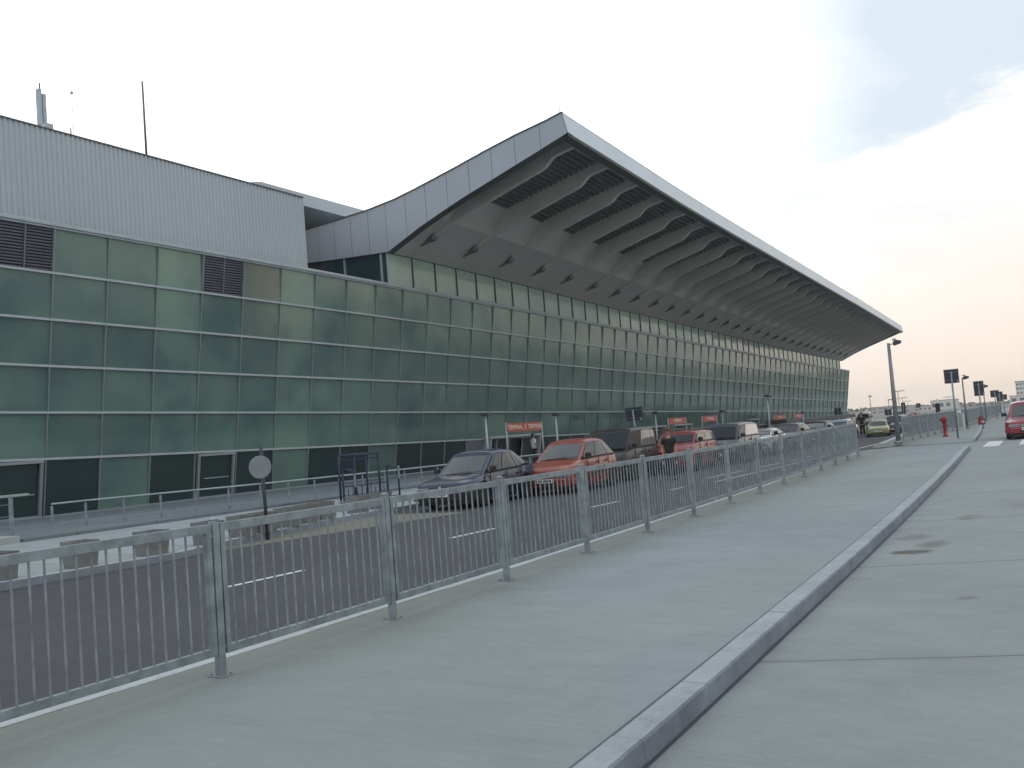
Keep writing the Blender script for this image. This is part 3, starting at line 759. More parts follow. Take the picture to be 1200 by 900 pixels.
# ------------------------------------------------------------------ planters
PL=[(-14.52,6.6),(-14.52,8.0),(-14.5,9.35),(-14.48,10.7),(-14.75,12.15),(-15.1,13.3),(-15.2,13.95),(-15.5,14.95),(-15.72,15.75),(-15.9,16.4),(-16.3,18.1),(-16.5,19.2)]
WORDS=['leftmost, partly outside the picture','cut by the left picture edge','leftmost whole one','left of the first near railing post','right behind the first near railing post','just left of the round sign','just right of the round sign','first of the close trio','middle of the close trio','last of the close trio','below the blue trolley rack','beside the dark blue saloon']
def make_planter():
    e=empty('planter'); mb=MB(); a,b,h=.19,.225,.43
    v=[(-a,-a,0),(a,-a,0),(a,a,0),(-a,a,0),(-b,-b,h),(b,-b,h),(b,b,h),(-b,b,h),(-b+.05,-b+.05,h),(b-.05,-b+.05,h),(b-.05,b-.05,h),(-b+.05,b-.05,h),(-b+.05,-b+.05,h-.06),(b-.05,-b+.05,h-.06),(b-.05,b-.05,h-.06),(-b+.05,b-.05,h-.06)]
    f=[(3,2,1,0)]+[(i,(i+1)%4,4+(i+1)%4,4+i) for i in range(4)]+[(4+i,4+(i+1)%4,8+(i+1)%4,8+i) for i in range(4)]+[(8+i,8+(i+1)%4,12+(i+1)%4,12+i) for i in range(4)]
    mb.add(v,f); mb.build('pot',M['planter'],e)
    mb=MB(); c=b-.05; mb.add([(-c,-c,h-.05),(c,-c,h-.05),(c,c,h-.05),(-c,c,h-.05)],[(0,1,2,3)]); mb.build('soil',M['soil'],e)
    return e
def copy_tree(o,parent=None):
    c=o.copy(); COL.objects.link(c)
    if parent: c.parent=parent
    for ch in list(o.children): copy_tree(ch,c)
    return c
P0=make_planter()
for i,((x,y),w) in enumerate(zip(PL,WORDS)):
    o=P0 if i==0 else copy_tree(P0)
    o.location=(x,y,-.004); o.rotation_euler=(0,0,random.gauss(0,.05)-.05)
    tag(o,'dark tapered concrete planter, '+w,'planter','concrete planters along the far kerb')

# ------------------------------------------------------------------ signs, lamps, street furniture
def round_sign():
    y=13.6; e=empty('road_sign',(-14.72,y,-.12),0,'round road sign seen from its grey back on a dark pole among the planters','road sign')
    mb=MB(); mb.tube((0,0,0),(-.03,0,1.9),.035,n=10); mb.build('pole',M['steel_dark'],e)
    mb=MB(); mb.lathe([(.22,0),(.235,.004),(.235,.012),(.22,.016)],(0,0,0),'y',28); d=mb.build('disc',M['sign_back_grey'],e); d.location=(-.02,-.065,1.48); d.rotation_euler=(0,0,.5)
    mb=MB(); mb.beam((-.12,.0,.06),(.12,.0,.06),.03,.03); mb.beam((-.12,0,-.06),(.12,0,-.06),.03,.03); k=mb.build('clamp',M['galv_old'],e); k.location=(-.02,-.02,1.48); k.rotation_euler=(0,0,.5)
round_sign()
def square_sign(x,y,w,h,zt,label,rz,m='sign_back',dots=True,pole_to=None,group='square signs seen from behind',tilt=0,rim=True):
    e=empty('road_sign',(x,y,gz(y) if x>-12 else -.01),rz,label,'road sign',group)
    mb=MB(); mb.tube((0,.05,0),(tilt,.05,zt-.1),.035,n=8); mb.build('pole',M['galv'],e)
    mb=MB(); mb.box(-w/2,w/2,-.0,.02,zt-h,zt,0,.006); b=mb.build('board',M[m],e); b.location=(tilt,.1,0)
    mb=MB()
    if rim:
        for z in (zt-h,zt-.03): mb.box(-w/2,w/2,-.012,0,z,z+.03)
        for xx in (-w/2,w/2-.03): mb.box(xx,xx+.03,-.012,0,zt-h+.03,zt-.03)
    mb.box(-w*.42,w*.42,-.03,-.012,zt-h*.8,zt-h*.74); mb.box(-w*.42,w*.42,-.03,-.012,zt-h*.25,zt-h*.19)
    k=mb.build('stiffener',M['mast'],e); k.location=(tilt,.1,0)
    if dots:
        mb=MB(); mb.box(w*.36,w*.42,-.014,-.002,zt-h*.9,zt-h*.82); k=mb.build('sticker',M['signwhite'],b)
    return e
square_sign(-5.62,42.6,.56,.58,2.84,'larger square dark sign back on a thin pole right of the red hydrant',.12)
square_sign(-6.2,56.7,.5,.80,2.55,'upright rectangular dark sign back on a pole beyond the hydrant, nearer the red car',.1)
square_sign(-8.1,84,.62,.55,2.28,'leftmost of the three overlapping dark sign backs far down the right pavement',.1)
square_sign(-8.33,90,.5,.8,2.2,'middle of the three overlapping dark sign backs far down the right pavement',.1)
square_sign(-8.6,96,.62,.5,1.98,'rightmost of the three overlapping dark sign backs far down the right pavement',.1)
square_sign(-15.6,33.3,.86,.56,2.42,'blue black square sign back with pale rim standing by the dark van',-.25,tilt=-.12)
square_sign(-28.5,118,.8,.85,2.3,'black square sign back by the far end of the glass wall',.0,dots=False)
square_sign(-16.6,86,.55,.5,1.6,'small dark square sign back above the yellow green car',.0,dots=False)
square_sign(-16.05,90,.36,.95,2.1,'tall narrow dark sign back just right of the near lamp post',.0,dots=False)
square_sign(-18.9,115,.45,.5,2.05,'tiny square dark sign back against the sky left of the white building',.0,dots=False)
# street lamps with floodlight heads
def lamp(x,y,h,label,r=.075,head=1,arm=.42,group='street lamps with floodlight heads',box=False):
    e=empty('street_lamp',(x,y,gz(y)),0,label,'street lamp',group)
    mb=MB(); mb.tube((0,0,0),(0,0,h),r,r*.6,12); mb.build('pole',M['galv_old'],e)
    mb=MB(); mb.tube((0,0,0),(0,0,.12),r*1.7,r*1.5,12); mb.build('base_collar',M['galv_old'],e)
    mb=MB(); mb.tube((0,0,h-.06),(arm,.05,h-.03),.022,n=6); mb.build('arm',M['galv_old'],e)
    mb=MB(); mb.prism([(arm-.08,-.1,h-.12),(arm+.18,-.1,h-.05),(arm+.2,-.1,h+.06),(arm+.02,-.1,h+.1),(arm-.1,-.1,h+.02)],(0,.22,0)); hd=mb.build('floodlight',M['steel_dark'],e)
    mb=MB(); mb.box(arm-.12,arm+.02,-.07,.09,h+.08,h+.17,0,.02); mb.build('ballast_box',M['alu_light'],hd)
    return e
lamp(-7.52,40.45,4.05,'tall grey lamp post with floodlight head at the near pavement corner',.1,arm=.28)
lamp(-7.23,58.9,2.86,'lamp post beside the white cabinet beyond the red hydrant',.06,arm=.15)
lamp(-8.45,80,2.6,'smaller far lamp post behind the upright rectangular sign',.05,arm=.15)
for (x,y,h,l) in ((-24.6,36.4,2.78,'slim lamp post before the glass wall, above the bonnet of the dark blue saloon'),(-24.6,42.9,2.66,'slim lamp post before the glass wall, just right of the first orange sign'),(-24.6,55.5,2.5,'slim lamp post before the glass wall, left of the second orange sign'),(-24.6,67.5,2.4,'slim lamp post before the glass wall, above the white van'),(-18.5,59.1,3.0,'taller slim lamp post rising behind the small white car'),(-24.6,88.8,1.95,'slim lamp post before the glass wall, right of the fifth orange sign'),(-33.0,158,4.0,'slim lamp post at the far corner of the glass building')):
    e=empty('street_lamp',(x,y,.0),0,l,'street lamp','slim lamps before the glass wall'); mb=MB(); mb.tube((0,0,0),(0,0,h),.065,.05,8); mb.build('pole',M['alu_light'],e)
    mb=MB(); mb.box(-.16,.16,-.12,.12,h-.06,h+.1,0,.03); mb.build('lamp_head',M['steel_dark'],e)
    mb=MB(); mb.tube((.14,0,h),(.32,-.1,h-.05),.05,.08,8); mb.build('spotlight',M['mast'],e)
# far double arm lamps
for (x,y,h,l) in ((-21.82,120,3.65,'far T shaped lamp just right of the near lamp post, the highest one'),(-26.78,150,3.15,'far T shaped lamp second highest beside the near lamp post'),(-30.47,175,2.8,'far T shaped lamp above the red and white tail'),(-23.26,170,2.9,'far T shaped lamp above the white hangar'),(-33.65,150,1.85,'far T shaped lamp just right of the glass building')):
    e=empty('street_lamp',(x,y,0),0,l,'street lamp','far T shaped lamps')
    mb=MB(); mb.tube((0,0,0),(0,0,h),.05,.035,6); mb.build('pole',M['alu_light'],e); mb=MB(); mb.box(-.75,.75,-.1,.1,h,h+.08); mb.build('lamp_arms',M['alu'],e)
e=empty('street_lamp',(-19.14,100,.1),0,'thin pole with a tiny head left of the near lamp post','street lamp'); mb=MB(); mb.tube((0,0,0),(0,0,2.4),.035,n=6); mb.build('pole',M['alu_light'],e); mb=MB(); mb.box(-.05,.35,-.08,.08,2.4,2.5); mb.build('lamp_head',M['alu'],e)
# hydrant
e=empty('fire_hydrant',(-6.55,45.9,gz(45)),0,'red cast iron fire hydrant standing on the far pavement by the second railing','hydrant')
mb=MB(); mb.lathe([(.13,0),(.13,.05),(.075,.06),(.07,.4),(.085,.42),(.085,.46),(.075,.48),(.075,.62),(.09,.64),(.125,.68),(.13,.78),(.11,.85),(.05,.88),(.035,.92),(.01,.92)],n=18); mb.build('body',M['red_hyd'],e)
for s in (-1,1):
    mb=MB(); mb.lathe([(.05,0),(.05,.06),(.06,.06),(.06,.11),(.02,.11)],(0,0,0),'x',12); o=mb.build('outlet_cap',M['galv_old'] if s>0 else M['red_hyd'],e); o.location=(.06 if s>0 else -.17,0,.5 if s>0 else .74)
# cabinet pillar
e=empty('utility_cabinet',(-7.45,57.4,gz(57)),0,'pale utility cabinet standing between the two far railings','cabinet')
mb=MB(); mb.box(-.28,.28,-.16,.16,.0,.88,0,.02); mb.build('body',M['far_white'],e); mb=MB(); mb.box(-.3,.3,-.19,.19,.88,.93,0,.01); mb.build('lid',M['concrete_box'],e); mb=MB(); mb.box(-.24,-.02,-.175,-.162,.1,.8); mb.box(.02,.24,-.175,-.162,.1,.8); mb.build('door',M['concrete_box'],e)
# small red/white marker
e=empty('warning_marker',(-7.25,66,gz(66)),0,'small red and white triangular warning marker low beside the far railing','marker')
mb=MB(); e.scale=(.7,.7,.8); mb.prism([(-.3,0,.02),(.3,0,.02),(.26,0,.5),(-.05,0,.75),(-.3,0,.5)],(0,.05,0)); mb.build('board',M['red_hyd'],e); mb=MB(); mb.prism([(-.1,-.01,.2),(.2,-.01,.14),(.2,-.01,.3),(.0,-.01,.4)],(0,.008,0)); mb.build('white_patch',M['signwhite'],e)
# traffic signal on second fence
e=empty('traffic_signal',(-9.7,66,gz(66)-.1),0,'dark traffic signal with a white disc in front of the white hangar','signal')
mb=MB(); mb.tube((0,0,0),(0,0,1.85),.04,n=8); mb.build('pole',M['steel_dark'],e); mb=MB(); mb.box(-.13,.13,-.1,.1,1.0,1.65,0,.03); mb.build('signal_head',M['black'],e); mb=MB(); mb.lathe([(.12,0),(.12,.03)],(0,-.05,1.82),'y',14); mb.build('disc',M['signwhite'],e)
# blue bin
e=empty('litter_bin',(-14.5,60.5,-.12),0,'small blue grey bin standing left of the yellow green car','bin')
mb=MB(); mb.box(-.35,.35,-.3,.3,0,.42,0,.03); mb.build('body',mat('blue_plastic',lin(.06,.14,.2),.5),e); mb=MB(); mb.box(-.37,.37,-.32,.32,.42,.47,0,.01); mb.build('lid',M['black'],e)
# trolley rack
def rack():
    e=empty('trolley_rack',(-19.9,22.6,.0),-.08,'blue tubular baggage trolley rack standing on the pavement before the handrail','trolley rack')
    y0,y1=-.95,.95
    for y,h in ((y0,1.05),(y1,1.0)):
        mb=MB(); mb.path([(-.05,y,0),(-.05,y,h),(.45,y,h*.92),(.45,y,0)],.03); mb.build('side_hoop',M['blue_tube'],e)
    mb=MB(); mb.path([(-.3,y0+.1,0),(-.3,y0+.1,1.45),(-.3,y1-.1,1.45),(-.3,y1-.1,0)],.035); mb.tube((-.3,y0+.1,1.3),(-.3,y1-.1,1.3),.02); mb.tube((-.3,y0+.75,0),(-.3,y0+.75,1.45),.03); mb.tube((-.3,y0+1.25,0),(-.3,y0+1.25,1.45),.03); mb.build('back_frame',M['blue_tube'],e)
    mb=MB()
    for i in range(9): mb.tube((-.05,y0+.2+i*.19,.06),(-.05,y0+.2+i*.19,.5 if i%2 else .4),.014,n=6)
    mb.tube((-.05,y0,.5),(-.05,y1,.5),.018); mb.build('grille',M['blue_tube'],e)
    mb=MB(); mb.beam((.1,y0-.1,.05),(.1,y1+.1,.05),.6,.06); mb.build('base_rail',M['galv'],e)
    for y,z in ((y0,.78),(y1,.9)):
        mb=MB(); mb.box(.46,.485,y-.03,y+.03,z-.3,z+.1); mb.build('plaque',M['alu'],e)
rack()
# orange entrance signs
def text(body,size,m,parent,loc,rot,name='lettering'):
    c=bpy.data.curves.new(name,'FONT'); c.body=body; c.size=size; c.extrude=.006; c.align_x='CENTER'; c.align_y='CENTER'
    t=bpy.data.objects.new(name,c); COL.objects.link(t); c.materials.append(m); bpy.context.view_layer.update(); dg=bpy.context.evaluated_depsgraph_get(); me=bpy.data.meshes.new_from_object(t.evaluated_get(dg)); bpy.data.objects.remove(t)
    o=link(name,me,None,parent); me.materials.clear(); me.materials.append(m); o.location=loc; o.rotation_euler=rot; return o
SG=[(-29.2,45.1,49.4,'first and largest orange entrance sign above the doors behind the dark blue saloon'),(-29.8,69.4,73.4,'second orange entrance sign, behind the man in the dark shirt'),(-30.1,77.4,81.3,'third orange entrance sign, left of the white van roof'),(-31.6,102.6,107.,'fourth orange entrance sign, just right of the taller lamp behind the small white car'),(-31.9,111.0,115.,'fifth orange entrance sign, the farthest full size one')]
for (x,y0,y1,l) in SG:
    yc=(y0+y1)/2; zt=2.48 if y0<50 else (2.27 if y0<90 else 1.93); hh=.48; w=(y1-y0)*.86
    if y0<50: x=-29.25
    e=empty('entrance_sign',(x,yc,.1),0,l,'sign','orange entrance signs along the glass wall')
    mb=MB(); mb.box(-.08,.08,-w/2,w/2,zt-hh-.1,zt-.1,0,.02); b=mb.build('board',M['orange'],e)
    for s in (-1,1):
        mb=MB(); mb.tube((-.0,s*(w/2+.12),0),(0,s*(w/2+.12),zt-.06),.06,n=8); mb.build('post',M['alu_light'],e)
    text('TERMINAL  2  TERMINAL' if y0<50 else 'TERMINAL',.36,M['signwhite'],b,(.085,0,zt-.1-hh/2),(PI/2,0,PI/2))
# dark low parapet far away by the wall
e=empty('bus_shelter',(-27.5,104,.1),0,'long low dark shelter roof before the far glass wall','shelter')
mb=MB(); mb.box(-1,1,-14,14,.95,1.35,0,.05); mb.build('roof',M['steel_dark'],e)
for y in (-13,-6,0,6,13):
    mb=MB(); mb.tube((.8,y,0),(.8,y,1.0),.05,n=8); mb.build('post',M['galv_old'],e)
mb=MB(); mb.add([(-.9,-13,.1),(-.9,13,.1),(-.9,13,.95),(-.9,-13,.95)],[(0,1,2,3)]); mb.build('glass_wall',M['entrance_glass'],e)

# ------------------------------------------------------------------ vehicles
def edge_split(o,ang=38):
    md=o.modifiers.new('split','EDGE_SPLIT'); md.split_angle=math.radians(ang)
def smoothall(o):
    for p in o.data.polygons: p.use_smooth=True
def itp(T,y):
    if y<=T[0][0]: return T[0][1]
    for (a,za),(b,zb) in zip(T[:-1],T[1:]):
        if y<=b: return za+(zb-za)*(y-a)/(b-a)
    return T[-1][1]
def vehicle(name,label,cat,loc,rz,L,W,H,deck,gh,wheels,col,group=None,wr=.30,glass='car_glass',side_glass='car_glass',pillars=(.0,.36,.7,1.),skipwin=(),trim='black',lower=None,plate=True,roofrail=False,blank_side=False,rear_lights=False,wind_inset=.07):
    """local frame: front at y=0, rear at y=L, x lateral. deck: (y,z) shoulder/bonnet line. gh: (a,b,c,d,zr) cabin."""
    e=empty(name,loc,rz,label,cat,group); pm=col; hw=W/2
    # plan width
    def wid(y):
        t=min(y,L-y); return hw*(1-.16*max(0,1-t/.45)**2)
    def arch(y):
        z=.21+ (.06 if y<.25 or y>L-.25 else 0)
        for yw in wheels:
            d=(wr+.055)**2-(y-yw)**2
            if d>0: z=max(z,wr-.0+math.sqrt(d))
        return z
    ys=[]; y=0
    while y<L: ys.append(y); y+=.05 if y>.1 else .03
    ys.append(L); mb=MB(); rings=[]
    for y in ys:
        w=wid(y); zs=itp(deck,y); zl=min(arch(y),zs-.14); zb=max(.40,zl+.015); zb=min(zb,zs-.12); zc=max(zs-.16,zb+.02)
        half=[(w*.95,zl),(w*.995,zb),(w,(zb+zc)/2),(w*.985,zc),(w*.93,zs-.03),(w*.86,zs),(w*.5,zs+.025),(0,zs+.035)]
        rings.append([(x,y,z) for x,z in half]+[(-x,y,z) for x,z in half[-2::-1]])
    n=len(rings[0]); v=[p for r in rings for p in r]; f=[]
    for k in range(len(rings)-1):
        for i in range(n-1): f.append((k*n+i,k*n+i+1,(k+1)*n+i+1,(k+1)*n+i))
    f.append(tuple(range(n))); f.append(tuple((len(rings)-1)*n+i for i in range(n-1,-1,-1)))
    mb.add(v,f,0,True); b=mb.build('body',pm,e); edge_split(b,42)
    mb=MB(); mb.box(-hw+.1,hw-.1,.12,L-.12,.13,.60); mb.build('underbody',M['black'],e)
    # cabin
    a,bb,c,d,zr=gh; zb1=itp(deck,a); zb2=itp(deck,d); wb=hw*.90; wt=hw*.74 if not blank_side else hw*.86
    if cat=='van': wt=hw*.84
    def top(y): # roof crown
        t=(y-bb)/(c-bb); return zr-.05*(2*t-1)**2*(1 if t<.5 else 1.3)
    secs=[]; 
    NS=8
    for k in range(NS+1):
        y=bb+(c-bb)*k/NS; secs.append((y,top(y)))
    mb=MB(); R=[]
    # rings from bottom-left over roof to bottom-right at each section; bottom y interpolates a..d
    for k,(y,z) in enumerate(secs):
        t=k/NS; yb=a+(d-a)*t; zb=zb1+(zb2-zb1)*t if deck else 0; zb=itp(deck,yb)-.02
        ww=wt*(1-.05*abs(2*t-1)**2)
        r=[(wb*(1-.04*abs(2*t-1)**3),yb,zb),(ww+.015,y,z-.07),(ww-.03,y,z-.015),(ww*.6,y,z+.02),(0,y,z+.03)]
        R.append(r+[(-q[0],q[1],q[2]) for q in r[-2::-1]])
    n=9; v=[p for r in R for p in r]; f=[]
    for k in range(NS):
        for i in range(n-1): f.append((k*n+i,k*n+i+1,(k+1)*n+i+1,(k+1)*n+i))
    f.append(tuple(range(n))); f.append(tuple(NS*n+i for i in range(n-1,-1,-1)))
    mb.add(v,f,0,True); cb=mb.build('roof',pm,e); edge_split(cb,50)
    # windscreen / rear window
    def quad(P,s,off,name,m,n=4):
        # P: bl br tr tl ; shrink s, push along normal
        P=[Vector(p) for p in P]; cen=sum(P,Vector())/4; nrm=(P[1]-P[0]).cross(P[3]-P[0]).normalized()
        if nrm.dot(off)<0: nrm=-nrm
        Q=[p+(cen-p)*0 for p in P]
        l=lambda s_,t_:(Q[0]*(1-s_)+Q[1]*s_)*(1-t_)+(Q[3]*(1-s_)+Q[2]*s_)*t_
        mb=MB(); N=6; vs=[]
        for j in range(3):
            for i in range(N+1):
                sx=s+(1-2*s)*i/N; ty=s*1.1+(1-2.2*s)*j/2; bow=.012+.03*(1-(2*i/N-1)**2)*(1 if name!='side_window' else .1)
                vs.append(l(sx,ty)+nrm*bow)
        f=[(j*(N+1)+i,j*(N+1)+i+1,(j+1)*(N+1)+i+1,(j+1)*(N+1)+i) for j in range(2) for i in range(N)]
        mb.add(vs,f,0,True); return mb.build(name,m,e)
    g1=M[glass]; g2=M[side_glass]
    r0=R[0]; quad([r0[0],r0[8],r0[7],r0[1]],wind_inset,Vector((0,-1,.5)),'windscreen',g1)
    r9=R[-1]; quad([r9[0],r9[8],r9[7],r9[1]],.08,Vector((0,1,.5)),'rear_window',g1)
    for s in (1,-1):
        A=Vector((s*r0[0][0],r0[0][1],r0[0][2])); Bq=Vector((s*r9[0][0],r9[0][1],r9[0][2])); Cq=Vector((s*r9[1][0],r9[1][1],r9[1][2])); D=Vector((s*r0[1][0],r0[1][1],r0[1][2]))
        def side(t,h):
            lo=A+(Bq-A)*t; hi=D+(Cq-D)*t
            # follow the bulged side: blend with ring samples
            return lo+(hi-lo)*h
        def sp(t,h,o):
            yb=a+(d-a)*t; base=Vector((s*(wb*(1-.04*abs(2*t-1)**3)),yb,itp(deck,yb)-.02)); yy=bb+(c-bb)*t; tp=Vector((s*(wt*(1-.05*abs(2*t-1)**2)+.015),yy,top(yy)-.07)); return base+(tp-base)*h+Vector((s*o,0,.001))
        mb=MB(); mb.add([sp(.02+.96*k/8,h,.004) for h in (.05,.965) for k in range(9)],[(k,k+1,10+k,9+k) for k in range(8)]); mb.build('window_frame',M['black'],e)
        for i,(t0,t1) in enumerate(zip(pillars[:-1],pillars[1:])):
            if i in skipwin: continue
            tb0=t0+(.05 if i==0 else .012); tb1=t1-(.05 if i==len(pillars)-2 else .012)
            mb=MB(); vs=[]; K=6
            for j in range(2):
                for k in range(K+1):
                    t=tb0+(tb1-tb0)*k/K; h=.10 if j==0 else .93
                    yb=a+(d-a)*t; base=Vector((s*(wb*(1-.04*abs(2*t-1)**3)),yb,itp(deck,yb)-.02)); yy=bb+(c-bb)*t; tp=Vector((s*(wt*(1-.05*abs(2*t-1)**2)+.015),yy,top(yy)-.07))
                    vs.append(base+(tp-base)*h+Vector((s*.008,0,.002)))
            mb.add(vs,[(k,k+1,K+2+k,K+1+k) for k in range(K)],0,False); mb.build('side_window' if not(blank_side and i>0) else 'side_panel',g2 if not(blank_side and i>0) else P_white,e)
        # window surround strip (black gasket below)
        mb=MB(); 
        for k in range(8):
            t,t2=.02+.96*k/8,.02+.96*(k+1)/8
            q=[]
            for tt in (t,t2):
                yb=a+(d-a)*tt; q.append(Vector((s*(wb*(1-.04*abs(2*tt-1)**3)+.004),yb,itp(deck,yb)+.012)))
            mb.beam(q[0],q[1],.02,.03)
        mb.build('window_seal',M['black'],e)
        # mirror
        mb=MB(); my=a+.32; zz=itp(deck,my)+.03; mb.box(s*(hw+.02)-.09,s*(hw+.02)+.09,my-.06,my+.05,zz,zz+.14,0,.03); mb.beam((s*(hw-.08),my,zz+.04),(s*(hw+.0),my,zz+.05),.05,.05); mb.build('mirror',M['black'],e)
        # protective side strip + sill + door seams + handles
        mb=MB(); y0=wheels[0]+wr+.08; y1=wheels[1]-wr-.08; mb.box(min(s*hw,s*(hw+.018)),max(s*hw,s*(hw+.018)),y0,y1,.46,.52); mb.build('side_strip',M['black'],e)
        mb=MB()
        for y in ([y0+.02,(y0+y1)/2+.1,y1+.08] if not cat=='van' else [y0+.02,(y0+y1)/2+.2]):
            mb=MB(); zt=itp(deck,y)-.03; mb.box(min(s*(hw-.02),s*(hw+.003)),max(s*(hw-.02),s*(hw+.003)),y-.005,y+.005,.28,zt); mb.build('door_seam',M['black'],e)
        for y in [(y0+y1)/2-.05,y1-.12]:
            mb=MB(); zt=itp(deck,y)-.17; mb.box(min(s*(hw*.985),s*(hw+.022)),max(s*(hw*.985),s*(hw+.022)),y-.07,y+.07,zt,zt+.035); mb.build('door_handle',M['black'],e)
    # wheels
    for yw in wheels:
        for s in (1,-1):
            mb=MB(); mb.lathe([(wr-.11,-.09),(wr-.02,-.09),(wr,-.06),(wr,.06),(wr-.02,.09),(wr-.10,.09)],(0,0,0),'x',26); wob=mb.build('wheel',M['tyre'],e); wob.location=(s*(hw-.10),yw,wr)
            mb=MB(); 
            mb.lathe([(wr-.1,0.085),(wr-.11,.07),(.05,.06),(.045,.085),(.01,.09)] if s>0 else [(wr-.1,-.085),(wr-.11,-.07),(.05,-.06),(.045,-.085),(.01,-.09)],(0,0,0),'x',24)
            rm=mb.build('rim',M['rim'],wob)
            mb=MB()
            for k in range(7):
                t=2*PI*k/7; r1=(wr+.05)/2-.01
                mb.lathe([(.036,.0),(.036,.004)] if s>0 else [(.036,0),(.036,-.004)],(s*.0705,math.cos(t)*r1*.72,math.sin(t)*r1*.72),'x',8)
            mb.build('wheel_cutouts',M['black'],wob)
    # front
    zf=itp(deck,0.0); w0=wid(0)
    mb=MB(); mb.box(-w0*.98,w0*.98,-.05,.16,.24,.44,0,.03); mb.box(-hw*.99,-w0*.9,.0,.42,.26,.43,0,.02); mb.box(w0*.9,hw*.99,.0,.42,.26,.43,0,.02); mb.build('front_bumper',lower or pm,e)
    mb=MB(); mb.box(-.5*w0,.5*w0,-.058,-.04,.27,.34); mb.build('air_intake',M['black'],e)
    mb=MB(); mb.box(-w0*.42,w0*.42,-.02,.05,.49,zf-.03); gl=mb.build('grille',M['black'],e)
    mb=MB()
    for k in range(3): zz=.50+(zf-.06-.50)*k/2; mb.box(-w0*.41,w0*.41,-.026,-.018,zz,zz+.012)
    mb.box(-.045,.045,-.032,-.02,.52,.60,0,.01); mb.build('grille_bars',M['chrome'],gl)
    for s in (1,-1):
        mb=MB(); x0,x1=sorted((s*w0*.47,s*w0*.97)); mb.box(x0,x1,-.022,.10,.47,zf-.035,0,.015); h=mb.build('headlight',M['lens'],e)
        mb=MB(); x0,x1=sorted((s*w0*.9,s*(w0*1.03))); mb.box(x0,x1,.0,.16,.49,zf-.06,0,.01); mb.build('indicator',M['amber'] if not rear_lights else M['lens'],h)
        mb=MB(); x0,x1=sorted((s*w0*.62,s*w0*.98)); mb.box(x0,x1,L-.03,L+.015,.55,min(.8,itp(deck,L)-.03),0,.01); mb.build('tail_light',M['redlens'],e)
    if plate:
        mb=MB(); mb.box(-.26,.26,-.068,-.055,.34,.45); p=mb.build('number_plate',M['signwhite'],e)
        mb=MB(); 
        for k,(x0,wd) in enumerate(((-.22,.05),(-.15,.05),(-.06,.04),(0,.05),(.07,.04),(.13,.05))): mb.box(x0,x0+wd,-.072,-.068,.365,.425)
        mb.build('plate_characters',M['black'],p)
    mb=MB(); mb.beam((-.45*hw,a-.03,zb1+.045),(.35*hw,a+.05,zb1+.10),.02,.015); mb.beam((.05*hw,a-.03,zb1+.045),(.75*hw,a+.05,zb1+.09),.02,.015); mb.build('wiper',M['black'],e)
    mb=MB(); mb.box(-w0*.95,w0*.95,L-.1,L+.06,.28,.48,0,.03); mb.build('rear_bumper',lower or pm,e)
    if roofrail:
        for s in (1,-1):
            mb=MB(); mb.beam((s*wt*.85,bb+.3,zr+.03),(s*wt*.85,c-.2,zr+.03),.04,.04); mb.build('roof_rail',M['black'],e)
    return e
P_navy=paint('dark_blue_metallic_paint',lin(.004,.012,.045),.55,.3,0)
P_orange=paint('orange_red_paint',lin(.24,.030,.010),.6,.35,0)
P_black=paint('black_car_paint',lin(.004,.005,.008),.12,.35,0)
P_red=paint('bright_red_paint',lin(.20,.005,.008),.5,.35,0)
P_crim=paint('crimson_paint',lin(.25,.006,.02))
P_white=paint('white_van_paint',lin(.62,.62,.60))
P_silver=paint('silver_paint',lin(.32,.34,.35),1,.3,.6)
P_grey=paint('dark_grey_blue_paint',lin(.03,.042,.055),.4,.3,.1)
P_lime=paint('yellow_green_metallic_paint',lin(.22,.22,.06),1,.3,.4)
P_lblue=paint('pale_blue_paint',lin(.26,.33,.42),1,.3,.4)
sal=lambda L:[(0,.60),(.06,.66),(.35,.71),(1.0,.80),(1.2,.84),(L-1.0,.89),(L-.85,.93),(L-.10,.92),(L,.82)]
hat=lambda L:[(0,.62),(.06,.70),(.3,.78),(.85,.92),(1.0,.93),(L-.4,.97),(L-.1,.96),(L,.85)]
van=lambda L:[(0,.70),(.08,.80),(.3,.92),(.85,1.02),(1.0,1.04),(L-.3,1.06),(L,1.0)]
def place(x,y): return (x,y,-.118 if x<-8 else gz(y)-.108)
G1='cars parked along the terminal kerb'
vehicle('parked_car','dark blue saloon car at the front of the kerbside row, nearest the camera','car',place(-14.55,19.25),.10,4.15,1.66,1.42,sal(4.15),(1.0,1.75,3.1,3.75,1.41),(.80,3.30),P_navy,G1,side_glass='car_glass_light',glass='car_glass_light',lower=M['black'])  # black bumpers carry the shade low on the body as colour
vehicle('parked_car','orange red hatchback parked behind the dark blue saloon','car',place(-13.72,23.1),.09,3.75,1.66,1.5,hat(3.75),(.85,1.6,3.05,3.62,1.50),(.75,3.05),P_orange,G1,side_glass='car_glass_light',glass='car_glass_light',pillars=(0,.38,.74,1.))
vehicle('parked_van','black van with high roof and one pale side window behind the orange red hatchback','van',place(-14.35,27.6),.10,3.9,1.78,1.8,van(3.9),(.7,1.25,3.6,3.8,1.74),(.72,3.1),P_black,None,side_glass='car_glass_pale',pillars=(0,.38,.8,1.),skipwin=(0,),roofrail=False)
vehicle('parked_van','bright red small van beside the man in the dark shirt','van',place(-13.55,31.5),.09,3.8,1.66,1.7,van(3.8),(.8,1.25,3.5,3.7,1.45),(.72,3.0),P_red,None,side_glass='car_glass_pale',pillars=(0,.42,1.))
vehicle('parked_van','white sided tall van with dark windscreen behind the bright red van','van',place(-13.5,35.9),.08,4.2,1.85,2.0,van(4.2),(.5,1.0,4.0,4.15,1.62),(.75,3.35),P_grey,None,blank_side=True,pillars=(0,.3,1.),lower=M['black'])  # dark body colour holds the shadow on the van's front
